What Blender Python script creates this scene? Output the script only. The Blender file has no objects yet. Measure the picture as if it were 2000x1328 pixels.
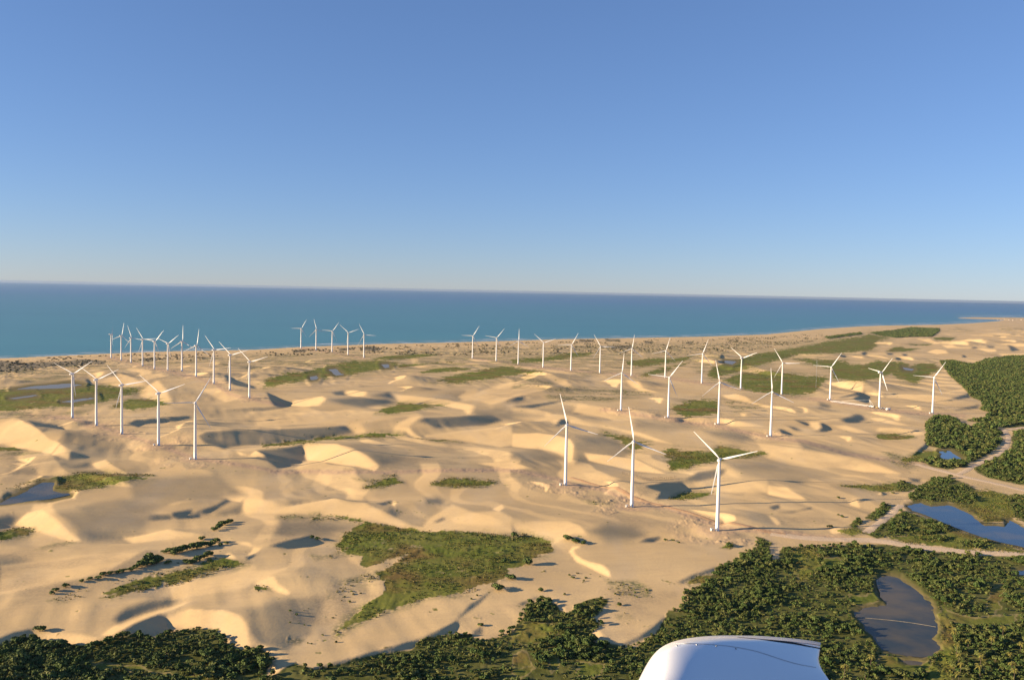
import bpy, math, random, time
import numpy as np
T0 = time.time()
C = bpy.context.scene.collection
R = math.radians
scene = bpy.context.scene

# ---------------------------------------------------------------- camera
W0, H0, F = 2000.0, 1328.0, 1732.0            # photograph size and focal length in its pixels
CAM = np.array([0.0, 0.0, 275.0])
PITCH, ROLL = math.atan(96.0 / F), R(1.19)
fwd = np.array([0, math.cos(PITCH), -math.sin(PITCH)])
up0 = np.array([0, math.sin(PITCH), math.cos(PITCH)])
rt0 = np.array([1.0, 0, 0])
rt = rt0 * math.cos(ROLL) + up0 * math.sin(ROLL)
up = up0 * math.cos(ROLL) - rt0 * math.sin(ROLL)
cd = bpy.data.cameras.new('camera')
cam = bpy.data.objects.new('camera', cd)
C.objects.link(cam)
from mathutils import Matrix, Vector
m = Matrix.Identity(4)
for i in range(3):
    m[i][0], m[i][1], m[i][2], m[i][3] = rt[i], up[i], -fwd[i], CAM[i]
cam.matrix_world = m
cd.sensor_width = 36.0
cd.lens = 36.0 * F / W0
cd.clip_start, cd.clip_end = 0.1, 300000.0
scene.camera = cam

# ---------------------------------------------------------------- sky, sun, exposure
SUN_EL, SUN_TRAVEL = R(14.0), R(11.0)          # sun stands left and a little behind the camera; light travels to the right
U = np.array([math.cos(SUN_TRAVEL), math.sin(SUN_TRAVEL)])
w = bpy.data.worlds.new('World')
scene.world = w
w.use_nodes = True
nt = w.node_tree
bg = nt.nodes['Background']
sk = nt.nodes.new('ShaderNodeTexSky')
sk.sky_type = 'NISHITA'
sk.sun_disc = False
sk.sun_elevation = SUN_EL
sk.sun_rotation = math.atan2(-U[0], -U[1])
sk.altitude = 100.0
sk.air_density, sk.dust_density, sk.ozone_density = 0.9, 0.0, 4.8
ga = nt.nodes.new('ShaderNodeGamma'); ga.inputs[1].default_value = 0.74      # softer span from zenith to horizon, as on a hazy coast
tn = nt.nodes.new('ShaderNodeMix'); tn.data_type = 'RGBA'; tn.blend_type = 'MULTIPLY'; tn.inputs[0].default_value = 1.0
tn.inputs[7].default_value = (0.92, 0.95, 1.17, 1)
nt.links.new(sk.outputs[0], ga.inputs[0]); nt.links.new(ga.outputs[0], tn.inputs[6]); nt.links.new(tn.outputs[2], bg.inputs[0])
bg.inputs[1].default_value = 0.082
sd = bpy.data.lights.new('sun', 'SUN')
sd.energy, sd.angle, sd.color = 5.0, R(0.53), (1.0, 0.78, 0.52)
sun = bpy.data.objects.new('sun', sd)
C.objects.link(sun)
L = Vector((U[0] * math.cos(SUN_EL), U[1] * math.cos(SUN_EL), -math.sin(SUN_EL)))
sun.rotation_euler = L.to_track_quat('-Z', 'Y').to_euler()
sun.location = (-600, -200, 600)
vs = scene.view_settings
vs.view_transform, vs.look, vs.gamma, vs.use_curve_mapping = 'Standard', 'None', 1.0, False
vs.exposure = 1.25
scene.cycles.max_bounces = 6
scene.cycles.diffuse_bounces = 3
scene.cycles.glossy_bounces = 3
scene.cycles.transmission_bounces = 2
scene.cycles.use_denoising = True

# ---------------------------------------------------------------- small maths
def project(X, Y, Z):
    dx, dy, dz = X - CAM[0], Y - CAM[1], Z - CAM[2]
    zc = dx * fwd[0] + dy * fwd[1] + dz * fwd[2]
    zc = np.where(np.abs(zc) < 1e-3, 1e-3, zc)
    return (W0 / 2 + F * (dx * rt[0] + dy * rt[1] + dz * rt[2]) / zc,
            H0 / 2 - F * (dx * up[0] + dy * up[1] + dz * up[2]) / zc)
def ray(px, py):
    d = fwd * F + rt * (px - W0 / 2) - up * (py - H0 / 2)
    return d / np.linalg.norm(d)
def plane_at(px, py, z):
    d = ray(px, py)
    t = (z - CAM[2]) / d[2]
    return CAM + d * t
rng = np.random.default_rng(7)
TAB = rng.uniform(-1, 1, (512, 512)).astype(np.float32)
def vnoise(x, y, s=0):
    x = x + 17.3 * s; y = y - 31.7 * s
    xi = np.floor(x); yi = np.floor(y)
    fx = (x - xi).astype(np.float32); fy = (y - yi).astype(np.float32)
    fx = fx * fx * fx * (fx * (fx * 6 - 15) + 10); fy = fy * fy * fy * (fy * (fy * 6 - 15) + 10)
    xi = xi.astype(np.int64) & 511; yi = yi.astype(np.int64) & 511
    x1 = (xi + 1) & 511; y1 = (yi + 1) & 511
    a = TAB[xi, yi]; b = TAB[x1, yi]; c = TAB[xi, y1]; d = TAB[x1, y1]
    return (a * (1 - fx) + b * fx) * (1 - fy) + (c * (1 - fx) + d * fx) * fy
def fbm(x, y, o=4, s=0, g=0.5):
    v = 0; a = 1; t = 0
    for k in range(o):
        v = v + a * vnoise(x, y, s + k * 3.1); t += a
        a *= g; x = x * 2.03; y = y * 2.03
    return v / t
def sstep(a, b, x):
    t = np.clip((x - a) / (b - a), 0, 1)
    return t * t * (3 - 2 * t)
def P(s):
    return np.array([[float(c) for c in q.split(',')] for q in s.split()])
def sdist(px, py, poly):
    """signed distance in photo pixels to a polygon (vertical stretched 2x: far ground is foreshortened); negative inside"""
    n = len(poly)
    d2 = np.full(px.shape, 1e12); ins = np.zeros(px.shape, bool)
    for i in range(n):
        ax, ay = poly[i]; bx, by = poly[(i + 1) % n]
        ex, ey = bx - ax, (by - ay)
        wx, wy = px - ax, py - ay
        t = np.clip((wx * ex + wy * ey) / (ex * ex + ey * ey + 1e-9), 0, 1)
        d2 = np.minimum(d2, (wx - ex * t) ** 2 + (wy - ey * t) ** 2)
        if ay != by:
            c = ((ay > py) != (by > py)) & (px < (bx - ax) * (py - ay) / (by - ay) + ax)
            ins ^= c
    d = np.sqrt(d2)
    return np.where(ins, -d, d)
def pmask(px, py, poly, soft):
    """soft mask 0..1 of a polygon, computed only near it; returns (index, values)"""
    lo = poly.min(0) - soft; hi = poly.max(0) + soft
    idx = np.nonzero((px > lo[0]) & (px < hi[0]) & (py > lo[1]) & (py < hi[1]))[0]
    if len(idx) == 0:
        return idx, np.zeros(0)
    d = sdist(px[idx], py[idx], poly)
    return idx, sstep(soft, -soft, d)
def line_mask(px, py, pts, wpx, soft):
    lo = pts.min(0) - wpx - soft; hi = pts.max(0) + wpx + soft
    idx = np.nonzero((px > lo[0]) & (px < hi[0]) & (py > lo[1]) & (py < hi[1]))[0]
    d2 = np.full(len(idx), 1e12)
    qx, qy = px[idx], py[idx]
    for i in range(len(pts) - 1):
        ax, ay = pts[i]; bx, by = pts[i + 1]
        ex, ey = bx - ax, by - ay
        t = np.clip(((qx - ax) * ex + (qy - ay) * ey) / (ex * ex + ey * ey + 1e-9), 0, 1)
        d2 = np.minimum(d2, (qx - ax - ex * t) ** 2 + 6 * (qy - ay - ey * t) ** 2)
    return idx, sstep(wpx + soft, wpx - soft, np.sqrt(d2))
# ---------------------------------------------------------------- the lie of the land, read off the photograph
# (slope towards the sun, softness, outline): bright slip faces rise to the right, shaded hollows fall to the right
SLOPES = [
 (.25,2,'-60,822 0,817 32,817 55,827 75,840 95,857 117,865 100,885 85,884 50,877 15,872 -60,872'),
 (.22,2,'117,867 138,879 134,896 100,889'),(-.12,6,'140,882 170,882 175,893 140,895'),
 (-.2,3,'57,822 125,832 125,838 70,832'),(-.22,3,'145,856 192,850 192,855 150,858'),
 (.16,3,'195,748 230,728 262,738 290,755 240,757'),(.2,3,'275,762 308,742 325,760 335,787 310,785 275,775'),
 (-.32,2,'252,827 265,820 312,817 370,812 375,817 325,825 280,828 272,835'),
 (-.25,2,'435,800 500,795 520,797 500,803 445,802'),
 (-.3,1.5,'440,732 455,740 500,755 500,760 460,752 440,745'),(-.35,1.5,'520,765 560,787 555,795 535,793 525,775'),
 (-.3,1.5,'500,798 558,793 555,797 510,803'),
 (-.3,2.5,'386,852 400,844 450,840 500,839 575,835 675,831 692,845 600,860 500,871 437,877 400,867'),
 (.25,2.5,'562,792 575,782 600,776 630,774 635,778 625,790 600,794'),(.22,2,'672,766 690,762 717,765 712,772 697,775 680,772'),
 (-.22,3,'650,766 672,762 674,772 655,772'),(-.26,4,'640,780 690,777 755,780 772,787 750,792 712,796 675,790'),
 (-.22,4,'725,772 760,766 772,780 750,776'),(.13,3,'770,770 825,775 875,781 925,792 928,798 915,810 905,800 850,790 780,786'),
 (-.3,2.5,'810,825 832,816 900,814 960,810 982,822 950,831 887,837 850,836 832,827'),
 (.22,2,'787,837 800,835 810,847 825,855 810,855 795,845'),(.1,4,'830,850 920,838 1000,832 1000,870 975,873 900,860 830,853'),
 (.25,2.5,'597,869 655,867 687,873 717,889 742,910 732,920 700,911 687,910 662,907 625,900 600,898 590,880'),
 (-.28,3,'500,880 550,875 592,872 600,899 562,911 542,914 520,900 500,895'),(.2,2,'462,882 487,890 500,880 520,890 500,893 470,890'),
 (.18,3,'655,980 712,980 750,1005 795,1025 875,1037 817,1040 750,1022 707,1012 625,1002'),
 (.09,5,'817,1038 842,1010 885,985 925,1000 975,997 1000,1010 1000,1040 970,1042 925,1037 875,1036'),
 (.13,4,'475,975 515,980 520,1000 500,998 470,1003'),(-.22,2,'737,982 765,977 770,981 750,986'),(-.12,6,'750,1000 770,1010 785,1000 765,992'),
 (-.13,6,'832,972 857,970 870,977 862,985 835,982'),(.3,1.5,'770,977 775,980 772,990 768,985'),(.2,2,'962,994 982,985 985,992 975,999'),
 (-.25,2,'847,1019 867,1010 872,1014 855,1020'),
 (.18,4,'180,905 207,897 222,910 250,925 212,925 190,915'),(-.1,5,'135,912 175,905 180,910 150,916'),
 (.24,3,'27,1025 50,1002 82,995 105,1012 125,1030 160,1057 137,1057 100,1045 65,1035 37,1027'),(-.15,5,'-20,1012 15,1005 32,1010 22,1027 -20,1027'),
 (-.28,2.5,'277,1012 295,1004 332,1005 337,1014 300,1017'),(-.2,3,'340,1000 375,994 377,1000 365,1005 390,1003 393,1010 350,1014 335,1007'),
 (-.2,3,'382,1000 425,985 442,974 450,978 437,985 405,1002'),(.2,3,'422,972 462,964 477,970 467,980 450,977 442,972'),(-.12,5,'425,1000 470,985 475,1000 440,1005'),
 (.13,4,'200,1238 225,1221 275,1201 325,1186 370,1176 340,1191 310,1201 262,1218 220,1241'),
 (-.16,6,'225,1208 250,1186 300,1171 350,1168 337,1181 287,1196 237,1216'),
 (-.3,4,'220,1243 262,1218 315,1198 330,1208 335,1226 307,1243 275,1243'),
 (.2,3,'332,1226 328,1204 375,1191 437,1191 470,1203 486,1226 485,1246 490,1261 475,1271 462,1271 440,1251 415,1231 382,1228'),
 (.12,6,'110,1236 150,1238 175,1241 192,1246 180,1261 145,1261 105,1258 70,1243'),(-.3,3,'-60,1256 0,1246 30,1233 62,1228 65,1246 95,1258 0,1268 -60,1272'),
 (.2,2,'440,1081 450,1078 465,1091 445,1088'),(-.2,2,'482,1088 500,1078 500,1084 485,1093'),(.15,3,'442,1051 457,1058 487,1058 500,1068 475,1063'),
 (-.32,2,'525,1065 557,1056 605,1045 630,1057 662,1055 665,1057 640,1058 605,1067 565,1071'),(.18,2,'495,1070 515,1067 500,1080 485,1084'),
 (.26,2.5,'500,1131 515,1126 537,1126 545,1143 567,1156 562,1163 535,1151 500,1143'),(-.1,10,'525,1196 562,1183 600,1186 595,1221 562,1233 530,1226'),
 (.28,2.5,'500,1258 520,1261 532,1273 532,1286 545,1303 537,1316 530,1311 520,1283'),
 (-.36,3,'605,1306 675,1288 750,1268 825,1246 862,1226 892,1211 895,1218 882,1236 845,1244 800,1266 725,1287 650,1302'),
 (-.25,2,'892,1208 920,1178 930,1173 960,1153 940,1176 912,1196'),(-.25,2,'922,1231 940,1221 942,1236 925,1241'),
 (.12,4,'1000,1023 1050,1018 1110,1017 1132,1026 1150,1046 1117,1043 1082,1061 1062,1056 1012,1038'),
 (-.1,8,'1150,1038 1187,1023 1237,1028 1262,1041 1237,1056 1187,1058'),(-.3,2,'1247,1058 1262,1050 1287,1047 1290,1051 1275,1058'),
 (.32,1.5,'1112,1076 1120,1068 1135,1066 1120,1073 1122,1083 1145,1096 1175,1103 1185,1111 1192,1128 1175,1121 1150,1108 1125,1096'),
 (-.32,3,'1322,1136 1350,1123 1400,1108 1397,1116 1362,1126 1332,1138'),(.25,2,'1075,1168 1092,1173 1110,1198 1102,1196 1095,1183'),
 (-.36,3,'1217,1261 1250,1246 1275,1226 1300,1203 1302,1213 1287,1233 1250,1253 1230,1261'),(.2,3,'1157,1246 1160,1236 1175,1233 1180,1246 1165,1256'),
 (-.2,2,'1015,1178 1050,1166 1047,1170 1020,1182'),
 (.1,4,'1000,797 1037,799 1070,805 1087,817 1097,815 1085,832 1075,822 1025,820 1000,817'),
 (.22,3,'1000,847 1050,845 1087,850 1112,857 1120,870 1117,900 1110,902 1100,892 1075,880 1025,875 1000,872'),
 (-.13,6,'1000,882 1050,877 1087,885 1102,892 1100,900 1050,902 1000,895'),(-.1,6,'1125,852 1175,850 1212,860 1200,875 1150,870'),
 (.1,4,'1135,922 1175,925 1212,935 1175,940 1150,935'),(-.32,2.5,'1262,950 1295,942 1332,941 1347,960 1312,974 1282,975 1292,960'),
 (-.26,2.5,'1332,940 1362,922 1405,916 1420,917 1405,932 1362,940'),(.08,5,'1400,945 1500,935 1500,960 1425,962 1375,957'),
 (-.25,2,'1120,805 1135,805 1137,808 1125,809'),(-.2,2,'1085,832 1095,818 1107,820 1110,825 1095,828'),
 (.2,2,'1410,772 1435,769 1457,775 1470,786 1500,792 1497,797 1462,786 1425,780'),(.2,2,'1225,742 1247,744 1252,757 1287,767 1250,765 1225,747'),
 (.12,4,'1175,832 1250,845 1312,867 1275,860 1212,842'),(-.12,6,'1375,842 1425,840 1462,847 1475,860 1450,862 1400,852'),
 (-.16,5,'990,765 1020,772 1025,778 1012,785 990,783'),(-.32,1.5,'1000,793 1037,791 1075,786 1125,776 1082,788 1037,797'),
 (.2,3,'1500,915 1525,912 1562,927 1607,940 1587,940 1537,927'),(.2,3,'1500,947 1537,952 1567,970 1575,977 1537,972 1500,965'),
 (-.3,2.5,'1640,820 1670,809 1682,810 1690,820 1675,826 1655,826'),(-.32,1.5,'1520,837 1532,840 1550,850 1527,847'),(-.32,1.5,'1552,820 1575,825 1592,834 1575,831'),
 (-.25,2.5,'1540,832 1555,835 1567,842 1550,841'),(-.34,1.5,'1595,842 1605,835 1601,825 1612,829 1624,840 1612,844'),(.2,1.5,'1580,825 1600,824 1605,835 1595,840 1582,832'),
 (.15,2,'1695,815 1725,817 1775,831 1750,830 1712,822'),(.15,2,'1625,832 1650,830 1700,846 1670,845'),(.12,3,'1715,835 1750,835 1787,840 1810,846 1787,850 1737,847 1712,842'),
 (-.32,1.5,'1676,766 1686,766 1700,779 1695,788 1675,782 1666,779 1676,772 1665,774 1640,778 1645,775'),
 (-.3,2,'1857,779 1895,767 1897,776 1870,780'),(-.3,2,'1865,801 1912,790 1910,797 1875,801'),(-.34,2,'1780,890 1810,865 1815,871 1795,887'),(.1,3,'1850,765 1890,758 1890,764'),
 (-.25,2,'1502,990 1522,984 1524,992 1512,995'),(-.28,2,'1520,1000 1562,997 1587,990 1585,994 1550,1001'),(.2,2,'1657,980 1670,974 1677,980 1680,992 1662,987'),
 (.2,2,'1617,1032 1640,1030 1650,1040 1625,1043'),(.15,2,'1500,1005 1515,1010 1525,1025 1515,1025'),(.2,1.5,'1712,965 1720,959 1722,966'),(-.3,1.5,'1720,959 1732,965 1722,968'),
 (-.2,3,'1777,935 1800,936 1797,941 1785,940'),(-.12,4,'1600,785 1622,790 1620,797 1600,797'),
 (.12,2,'1537,700 1570,691 1630,692 1585,697'),(.2,1.5,'1790,662 1817,662 1835,671 1822,672'),(.2,1.5,'1810,688 1828,682 1848,684 1851,690 1830,692'),
 (.2,1.5,'1838,674 1860,673 1872,678 1850,680'),(.2,1.5,'1904,680 1944,682 1946,686 1930,688'),(-.28,1.5,'1968,674 1978,676 1992,684 1976,686'),
 (-.22,1.2,'1926,675 1944,676 1940,680 1930,679'),(-.25,1.2,'1898,678 1906,677 1910,680 1900,681'),(-.3,1.2,'1748,698 1758,698 1760,703 1750,703'),
 (-.3,1.2,'1730,689 1744,690 1744,693 1736,693'),(-.3,1,'1762,691 1772,692 1772,695 1764,695'),(-.3,1.2,'1682,689 1690,687 1696,693 1686,694'),
 (-.3,1.2,'1640,693 1652,695 1650,698 1642,697'),(-.3,1.2,'1880,693 1886,695 1888,698 1880,698'),(.15,1.5,'1690,692 1720,694 1740,702 1700,697'),
 (-.1,8,'125,840 200,850 240,870 230,890 180,895 130,880'),(-.09,9,'110,1002 230,985 300,1000 280,1040 180,1058 140,1030'),(-.09,9,'690,870 760,868 900,880 940,905 800,905 745,905'),
 (-.12,6,'492,1198 560,1192 605,1235 560,1270 505,1258 490,1235'),(-.1,6,'150,990 240,975 330,985 270,1005 180,1015'),(-.11,5,'665,868 720,866 800,885 780,900 750,905 720,885'),(-.1,5,'1122,862 1200,862 1240,880 1210,900 1125,905'),
 (.16,2,'1500,880 1560,884 1600,893 1560,893'),(-.1,5,'1560,862 1640,872 1700,888 1640,890 1570,878'),(.14,2,'935,905 1000,902 1040,915 1000,917'),(-.12,4,'560,975 650,973 720,978 660,985 580,990'),
 (.12,3,'480,972 560,984 650,979 715,983 760,1005 800,1025 700,1011 620,1004 540,1003 485,998'),(.12,3,'330,985 400,965 440,955 470,962 430,968 380,980'),(.13,3,'1140,885 1240,895 1300,925 1240,920 1150,900'),(.13,3,'1330,815 1420,818 1490,832 1420,832 1340,824'),(.13,3,'560,808 680,800 760,806 700,812 600,814'),
 (.13,3,'1600,900 1700,905 1760,925 1690,922 1610,908'),(.13,3,'150,925 215,932 270,950 210,948 155,935'),(.14,3,'880,1012 925,1000 960,1008 990,1028 940,1026 890,1022'),(.13,3,'240,1050 330,1035 400,1045 330,1056 260,1060'),
 (.07,8,'500,815 700,800 800,812 700,828 500,834'),(-.1,8,'1420,905 1500,903 1640,930 1560,947 1450,930'),(.09,7,'1480,866 1640,888 1700,905 1600,915 1500,893'),
 (.1,5,'390,760 430,757 480,775 440,785'),(-.08,8,'335,792 430,790 480,805 430,813 345,805'),(.1,6,'900,775 1000,745 1080,755 960,790'),(-.1,7,'925,800 1000,803 1060,812 1000,818 930,812'),
 (-.09,9,'486,1190 560,1165 640,1165 600,1240 520,1250 488,1225'),(.1,7,'330,1140 480,1115 560,1110 480,1150 340,1170'),(-.1,8,'545,1010 640,1018 690,1030 640,1045 540,1045'),
 (.09,6,'0,1105 150,1085 280,1075 200,1120 0,1160'),(-.09,8,'250,930 420,925 480,965 400,985 260,975'),(.1,6,'1130,790 1240,800 1300,815 1200,820 1120,805'),(-.1,6,'1240,820 1330,825 1380,838 1300,842 1240,835'),
 (.15,2,'1415,722 1460,713 1500,724 1540,735 1500,733 1440,724'),(.13,2,'1950,692 2000,690 2050,692 2050,696 1960,697'),
]
SLOPES = [(g, s, P(t)) for g, s, t in SLOPES]
COAST = P('-900,720 -200,705 0,699.5 100,695 200,690.5 260,688 350,685 430,684 500,682.5 590,677 750,671 875,668.5 1000,665 1100,662 1250,659.5 1375,657 1500,652.5 1600,642.5 1675,637.5 1725,635.5 1825,634 1900,630.5 1950,626.5 1966,624 1945,622.8 1900,621.6 1872,620.6 1900,619.4 1950,619.6 2000,620 2300,622 2900,626')
LAND = np.vstack([COAST, [[2900, 2600], [-900, 2600]]])

def grass(s): return P(s)
GRASS = [P(t) for t in [
 '-80,764 0,762 60,757 150,750 200,752 255,757 278,761 250,772 200,785 150,793 60,800 0,802 -80,803',
 '215,795 250,780 295,779 332,787 300,795 262,800','87,962 105,935 150,925 212,924 297,929 250,937 200,950 150,957 112,960',
 '-60,870 0,872 25,874 50,879 20,880 -60,880','-60,1046 0,1040 37,1031 67,1036 37,1047 0,1055 -60,1062',
 '195,1161 237,1143 275,1126 337,1116 387,1106 412,1093 450,1091 482,1098 412,1118 362,1136 312,1146 250,1158 212,1166',
 '607,1011 625,1006 675,1008 712,1017 737,1023 775,1033 820,1040 875,1037 925,1042 970,1046 1000,1050 1020,1043 1075,1061 1072,1076 1037,1088 1012,1106 1000,1106 995,1121 962,1138 925,1153 875,1163 825,1171 800,1181 750,1196 712,1211 687,1223 655,1236 652,1231 675,1208 712,1186 757,1148 757,1141 737,1118 750,1111 800,1083 795,1081 750,1096 715,1111 702,1096 700,1088 660,1078 657,1066 675,1043 695,1031 707,1021 675,1013 640,1012 607,1016',
 '710,952 737,940 770,930 785,942 750,950','842,945 875,935 912,935 970,941 950,949 900,952 862,947',
 '512,870 575,860 650,852 700,849 730,846 787,849 700,856 650,856 575,867 520,872','807,855 850,858 885,860 900,863 840,860',
 '732,807 750,797 787,787 850,790 875,792 837,796 800,804 750,807',
 '516,756 520,740 550,731 600,724 637,715 687,705 750,704 787,712 762,720 725,725 675,734 625,740 582,745 537,755',
 '787,712 900,705 825,712 775,719','725,702 750,696 812,692 862,692 825,698 762,703','822,727 850,720 887,716 925,721 875,726 825,729',
 '842,745 900,730 975,716 1000,716 1030,721 1057,726 1025,731 1000,734 950,742 900,748 882,749 870,745',
 '1000,702 1062,697 1107,690 1162,687 1150,695 1100,702 1050,707 1000,710','1222,707 1262,700 1312,700 1355,695 1337,705 1300,710 1250,717 1225,712',
 '1245,734 1287,720 1345,709 1312,720 1300,726 1262,736','1310,797 1337,785 1370,781 1400,782 1405,805 1387,811 1350,814 1325,807',
 '1380,735 1390,718 1425,705 1475,692 1525,683 1580,675 1620,665 1680,657 1700,652 1740,660 1710,668 1712,676 1700,685 1640,690 1560,692 1535,700 1500,710 1462,717 1440,727 1395,740',
 '1412,743 1450,728 1500,725 1530,727 1575,733 1620,737 1600,757 1587,768 1550,771 1500,769 1455,760',
 '1550,702 1575,700 1650,705 1660,712 1687,712 1712,705 1762,707 1777,712 1775,717 1795,710 1825,710 1837,720 1807,737 1787,749 1750,737 1740,730 1712,740 1675,744 1630,740 1625,730 1622,720 1587,712',
 '1820,660 1840,658 1866,660 1856,665 1830,664','1732,686 1744,679 1760,677 1766,680 1796,681 1770,686 1750,687','1776,672 1820,672 1810,675 1780,674',
 '1707,851 1720,846 1750,847 1762,850 1785,852 1770,856 1737,859 1715,857','1175,846 1212,852 1237,860 1270,867 1250,875 1232,879 1212,860',
 '1295,880 1312,875 1337,880 1387,882 1405,875 1430,875 1462,882 1495,885 1475,890 1425,895 1375,905 1337,914 1310,916 1302,902 1325,897 1300,890',
 '1307,972 1345,960 1390,962 1375,970 1350,975','1640,946 1700,949 1750,945 1775,955 1725,960 1675,952',
 '1760,900 1800,880 1835,877 1860,880 1885,895 1862,900 1825,895 1800,900 1775,905',
 '1875,985 1912,957 1962,965 2040,970 2040,1030 1985,1012 1960,1017 1925,1022 1900,1005',
 '1780,972 1812,980 1850,980 1890,985 1920,1000 1900,1012 1850,990 1815,994 1785,990','1835,1022 1870,1034 1910,1050 1985,1070 2050,1072 2050,1080 1900,1074 1780,1062 1740,1050 1842,1040',
 '1640,1038 1675,1028 1690,1040 1665,1046','1000,1230 1020,1215 1082,1218 1085,1240 1025,1260 990,1258','1540,1070 1600,1072 1600,1110 1560,1140 1545,1100',
 '1835,1170 1850,1200 1865,1230 1870,1280 1850,1350 1800,1350 1825,1290 1842,1250 1838,1220','500,1144 515,1146 533,1151 500,1152',
 '1345,1135 1362,1128 1390,1126 1380,1138 1350,1142','1408,1068 1422,1060 1434,1063 1425,1070',
]]
SPARSE = [P(t) for t in ['-80,715 100,712 210,708 330,702 430,695 600,688 760,684 900,680 1000,676 1200,672 1400,668 1520,664 1640,662 1560,676 1450,690 1380,712 1300,722 1200,722 1050,716 900,722 760,726 650,716 500,724 420,716 330,712 220,722 100,745 -80,752',   # thin olive or brownish cover
 '71,1072 100,1060 140,1055 157,1057 125,1067','0,803 180,800 150,812 0,818 -60,818 -60,803','80,883 60,892 20,897 0,890 20,880','0,962 20,950 75,935 105,937 80,945 30,965 0,972',
 '90,1176 175,1136 212,1131 250,1136 200,1156 120,1176','1062,770 1200,774 1260,775 1190,784 1075,784','1052,760 1100,756 1175,757 1225,762 1270,766 1275,772 1225,774 1150,770 1100,772',
 '1412,780 1475,786 1495,795 1462,801 1430,807','500,705 600,700 680,702 560,715 500,722','900,700 980,690 1000,700 950,708','1090,715 1220,708 1240,720 1140,735','1340,712 1380,700 1390,715 1370,735',
 '1137,977 1175,980 1200,980 1187,985 1162,986','1000,733 1100,741 1080,752 1000,760','690,935 740,937 720,942','740,930 770,925 772,932',
 '1700,860 1760,890 1790,905 1740,897','1725,897 1760,903 1790,910 1770,915','540,1010 570,1004 605,1010 560,1016','600,1085 650,1082 660,1090 610,1095',
 '1836,646 1870,640 1900,646 1876,649','1948,643 1960,638 2000,642 2000,647 1960,646','1180,1135 1250,1137 1275,1150 1270,1170 1200,1165 1185,1150','1200,1195 1230,1190 1240,1215 1215,1215',
 '100,712 200,706 215,714 150,722','0,735 60,728 130,722 150,728 60,738 0,742','640,1140 720,1120 750,1125 740,1150 690,1165 640,1170','570,1240 600,1246 590,1255 568,1252',
]]
REDS = [(P(t), wd) for t, wd in [
 ('60,812 140,817 190,832 240,848 310,870 385,896 470,908 540,922 640,921 760,922 900,918 1000,918 1105,940',9),
 ('1105,946 1175,955 1235,980 1300,990 1400,1030 1480,1036 1560,1044 1650,1052',10),
 ('215,699 280,714 330,726 385,738 420,750 450,770 490,780 545,791',7),
 ('590,680 640,687 710,700','5'),('920,699 1000,711 1060,718 1170,728 1300,738 1370,748 1450,760 1525,772',6),
 ('1525,772 1620,783 1720,801 1830,810 1880,812',8),
 ('1180,800 1215,805 1305,820 1405,833 1510,856 1570,862 1650,885 1740,900 1800,908',8),
]]
DARKS = [P(t) for t in [
 '-80,702 0,704 40,709 120,706 160,702 208,705 205,711 150,713 80,718 60,723 0,727 -80,728',
 '1700,650 1744,646 1780,640 1834,642 1834,648 1820,658 1780,658 1752,660 1720,656','1610,659 1680,650 1684,653 1620,662',
 '660,681 690,679 692,683 665,686','700,680 725,676 748,681 740,685 705,685','270,701 300,698 318,702 300,705 275,706','1190,676 1235,675 1236,681 1195,681','570,684 600,682 596,687 574,689','380,696 410,698 405,701 382,700',
 '1180,662 1212,663 1210,667 1185,667','1130,664 1160,664 1158,668 1132,668','1260,666 1275,667 1272,671 1258,670','1340,668 1356,666 1352,671 1340,672',
]]
WOOD = [P(t) for t in [
 '1475,1048 1477,1068 1455,1078 1430,1096 1400,1106 1397,1121 1375,1143 1337,1156 1335,1181 1327,1193 1300,1191 1300,1208 1292,1228 1250,1258 1212,1262 1195,1256 1165,1258 1157,1248 1160,1233 1180,1221 1160,1208 1175,1191 1185,1171 1160,1167 1140,1176 1107,1200 1082,1181 1057,1173 1037,1178 1020,1203 1000,1226 975,1241 937,1253 912,1236 862,1238 832,1243 800,1266 725,1283 662,1296 607,1308 582,1295 557,1303 537,1318 525,1318 535,1283 507,1266 485,1266 465,1273 462,1266 437,1248 415,1231 382,1228 350,1231 330,1233 302,1246 270,1238 225,1248 195,1258 150,1263 105,1261 65,1253 45,1243 0,1261 -140,1275 -140,1480 2150,1480 2150,1094 1875,1083 1775,1070 1725,1064 1640,1065 1530,1070 1520,1100 1500,1085 1505,1060',
 '1835,705 1862,705 1900,712 1925,702 1975,696 2150,694 2150,832 1960,836 1935,830 1925,826 1890,822 1925,817 1932,805 1915,800 1920,785 1897,775 1880,755 1857,735 1842,715',
 '1810,825 1827,812 1855,814 1880,827 1885,835 1925,827 1955,838 1955,865 1925,890 1890,905 1882,895 1860,880 1830,875 1810,870 1808,842',
 '1978,842 2150,842 2150,975 2000,948 1925,932 1900,915 1935,897 1974,880','1797,902 1837,897 1890,900 1895,910 1850,917 1820,912',
 '1775,967 1795,950 1832,932 1855,932 1882,942 1907,957 1905,980 1887,985 1850,980 1812,980 1777,975','1962,977 1987,967 2100,970 2100,1035 1985,1010',
 '1687,1042 1725,1020 1750,1005 1762,997 1800,1010 1835,1022 1855,1032 1842,1040 1795,1045 1750,1047 1712,1052',
 '1692,1015 1725,982 1740,990 1730,1005 1707,1017','1662,1025 1675,1012 1685,1022 1670,1032','1750,945 1765,940 1792,950 1775,960 1755,960',
 '1795,1052 1850,1048 1850,1056 1810,1058','1870,1055 1925,1052 1975,1067 1925,1072 1875,1067',
]]
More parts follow.
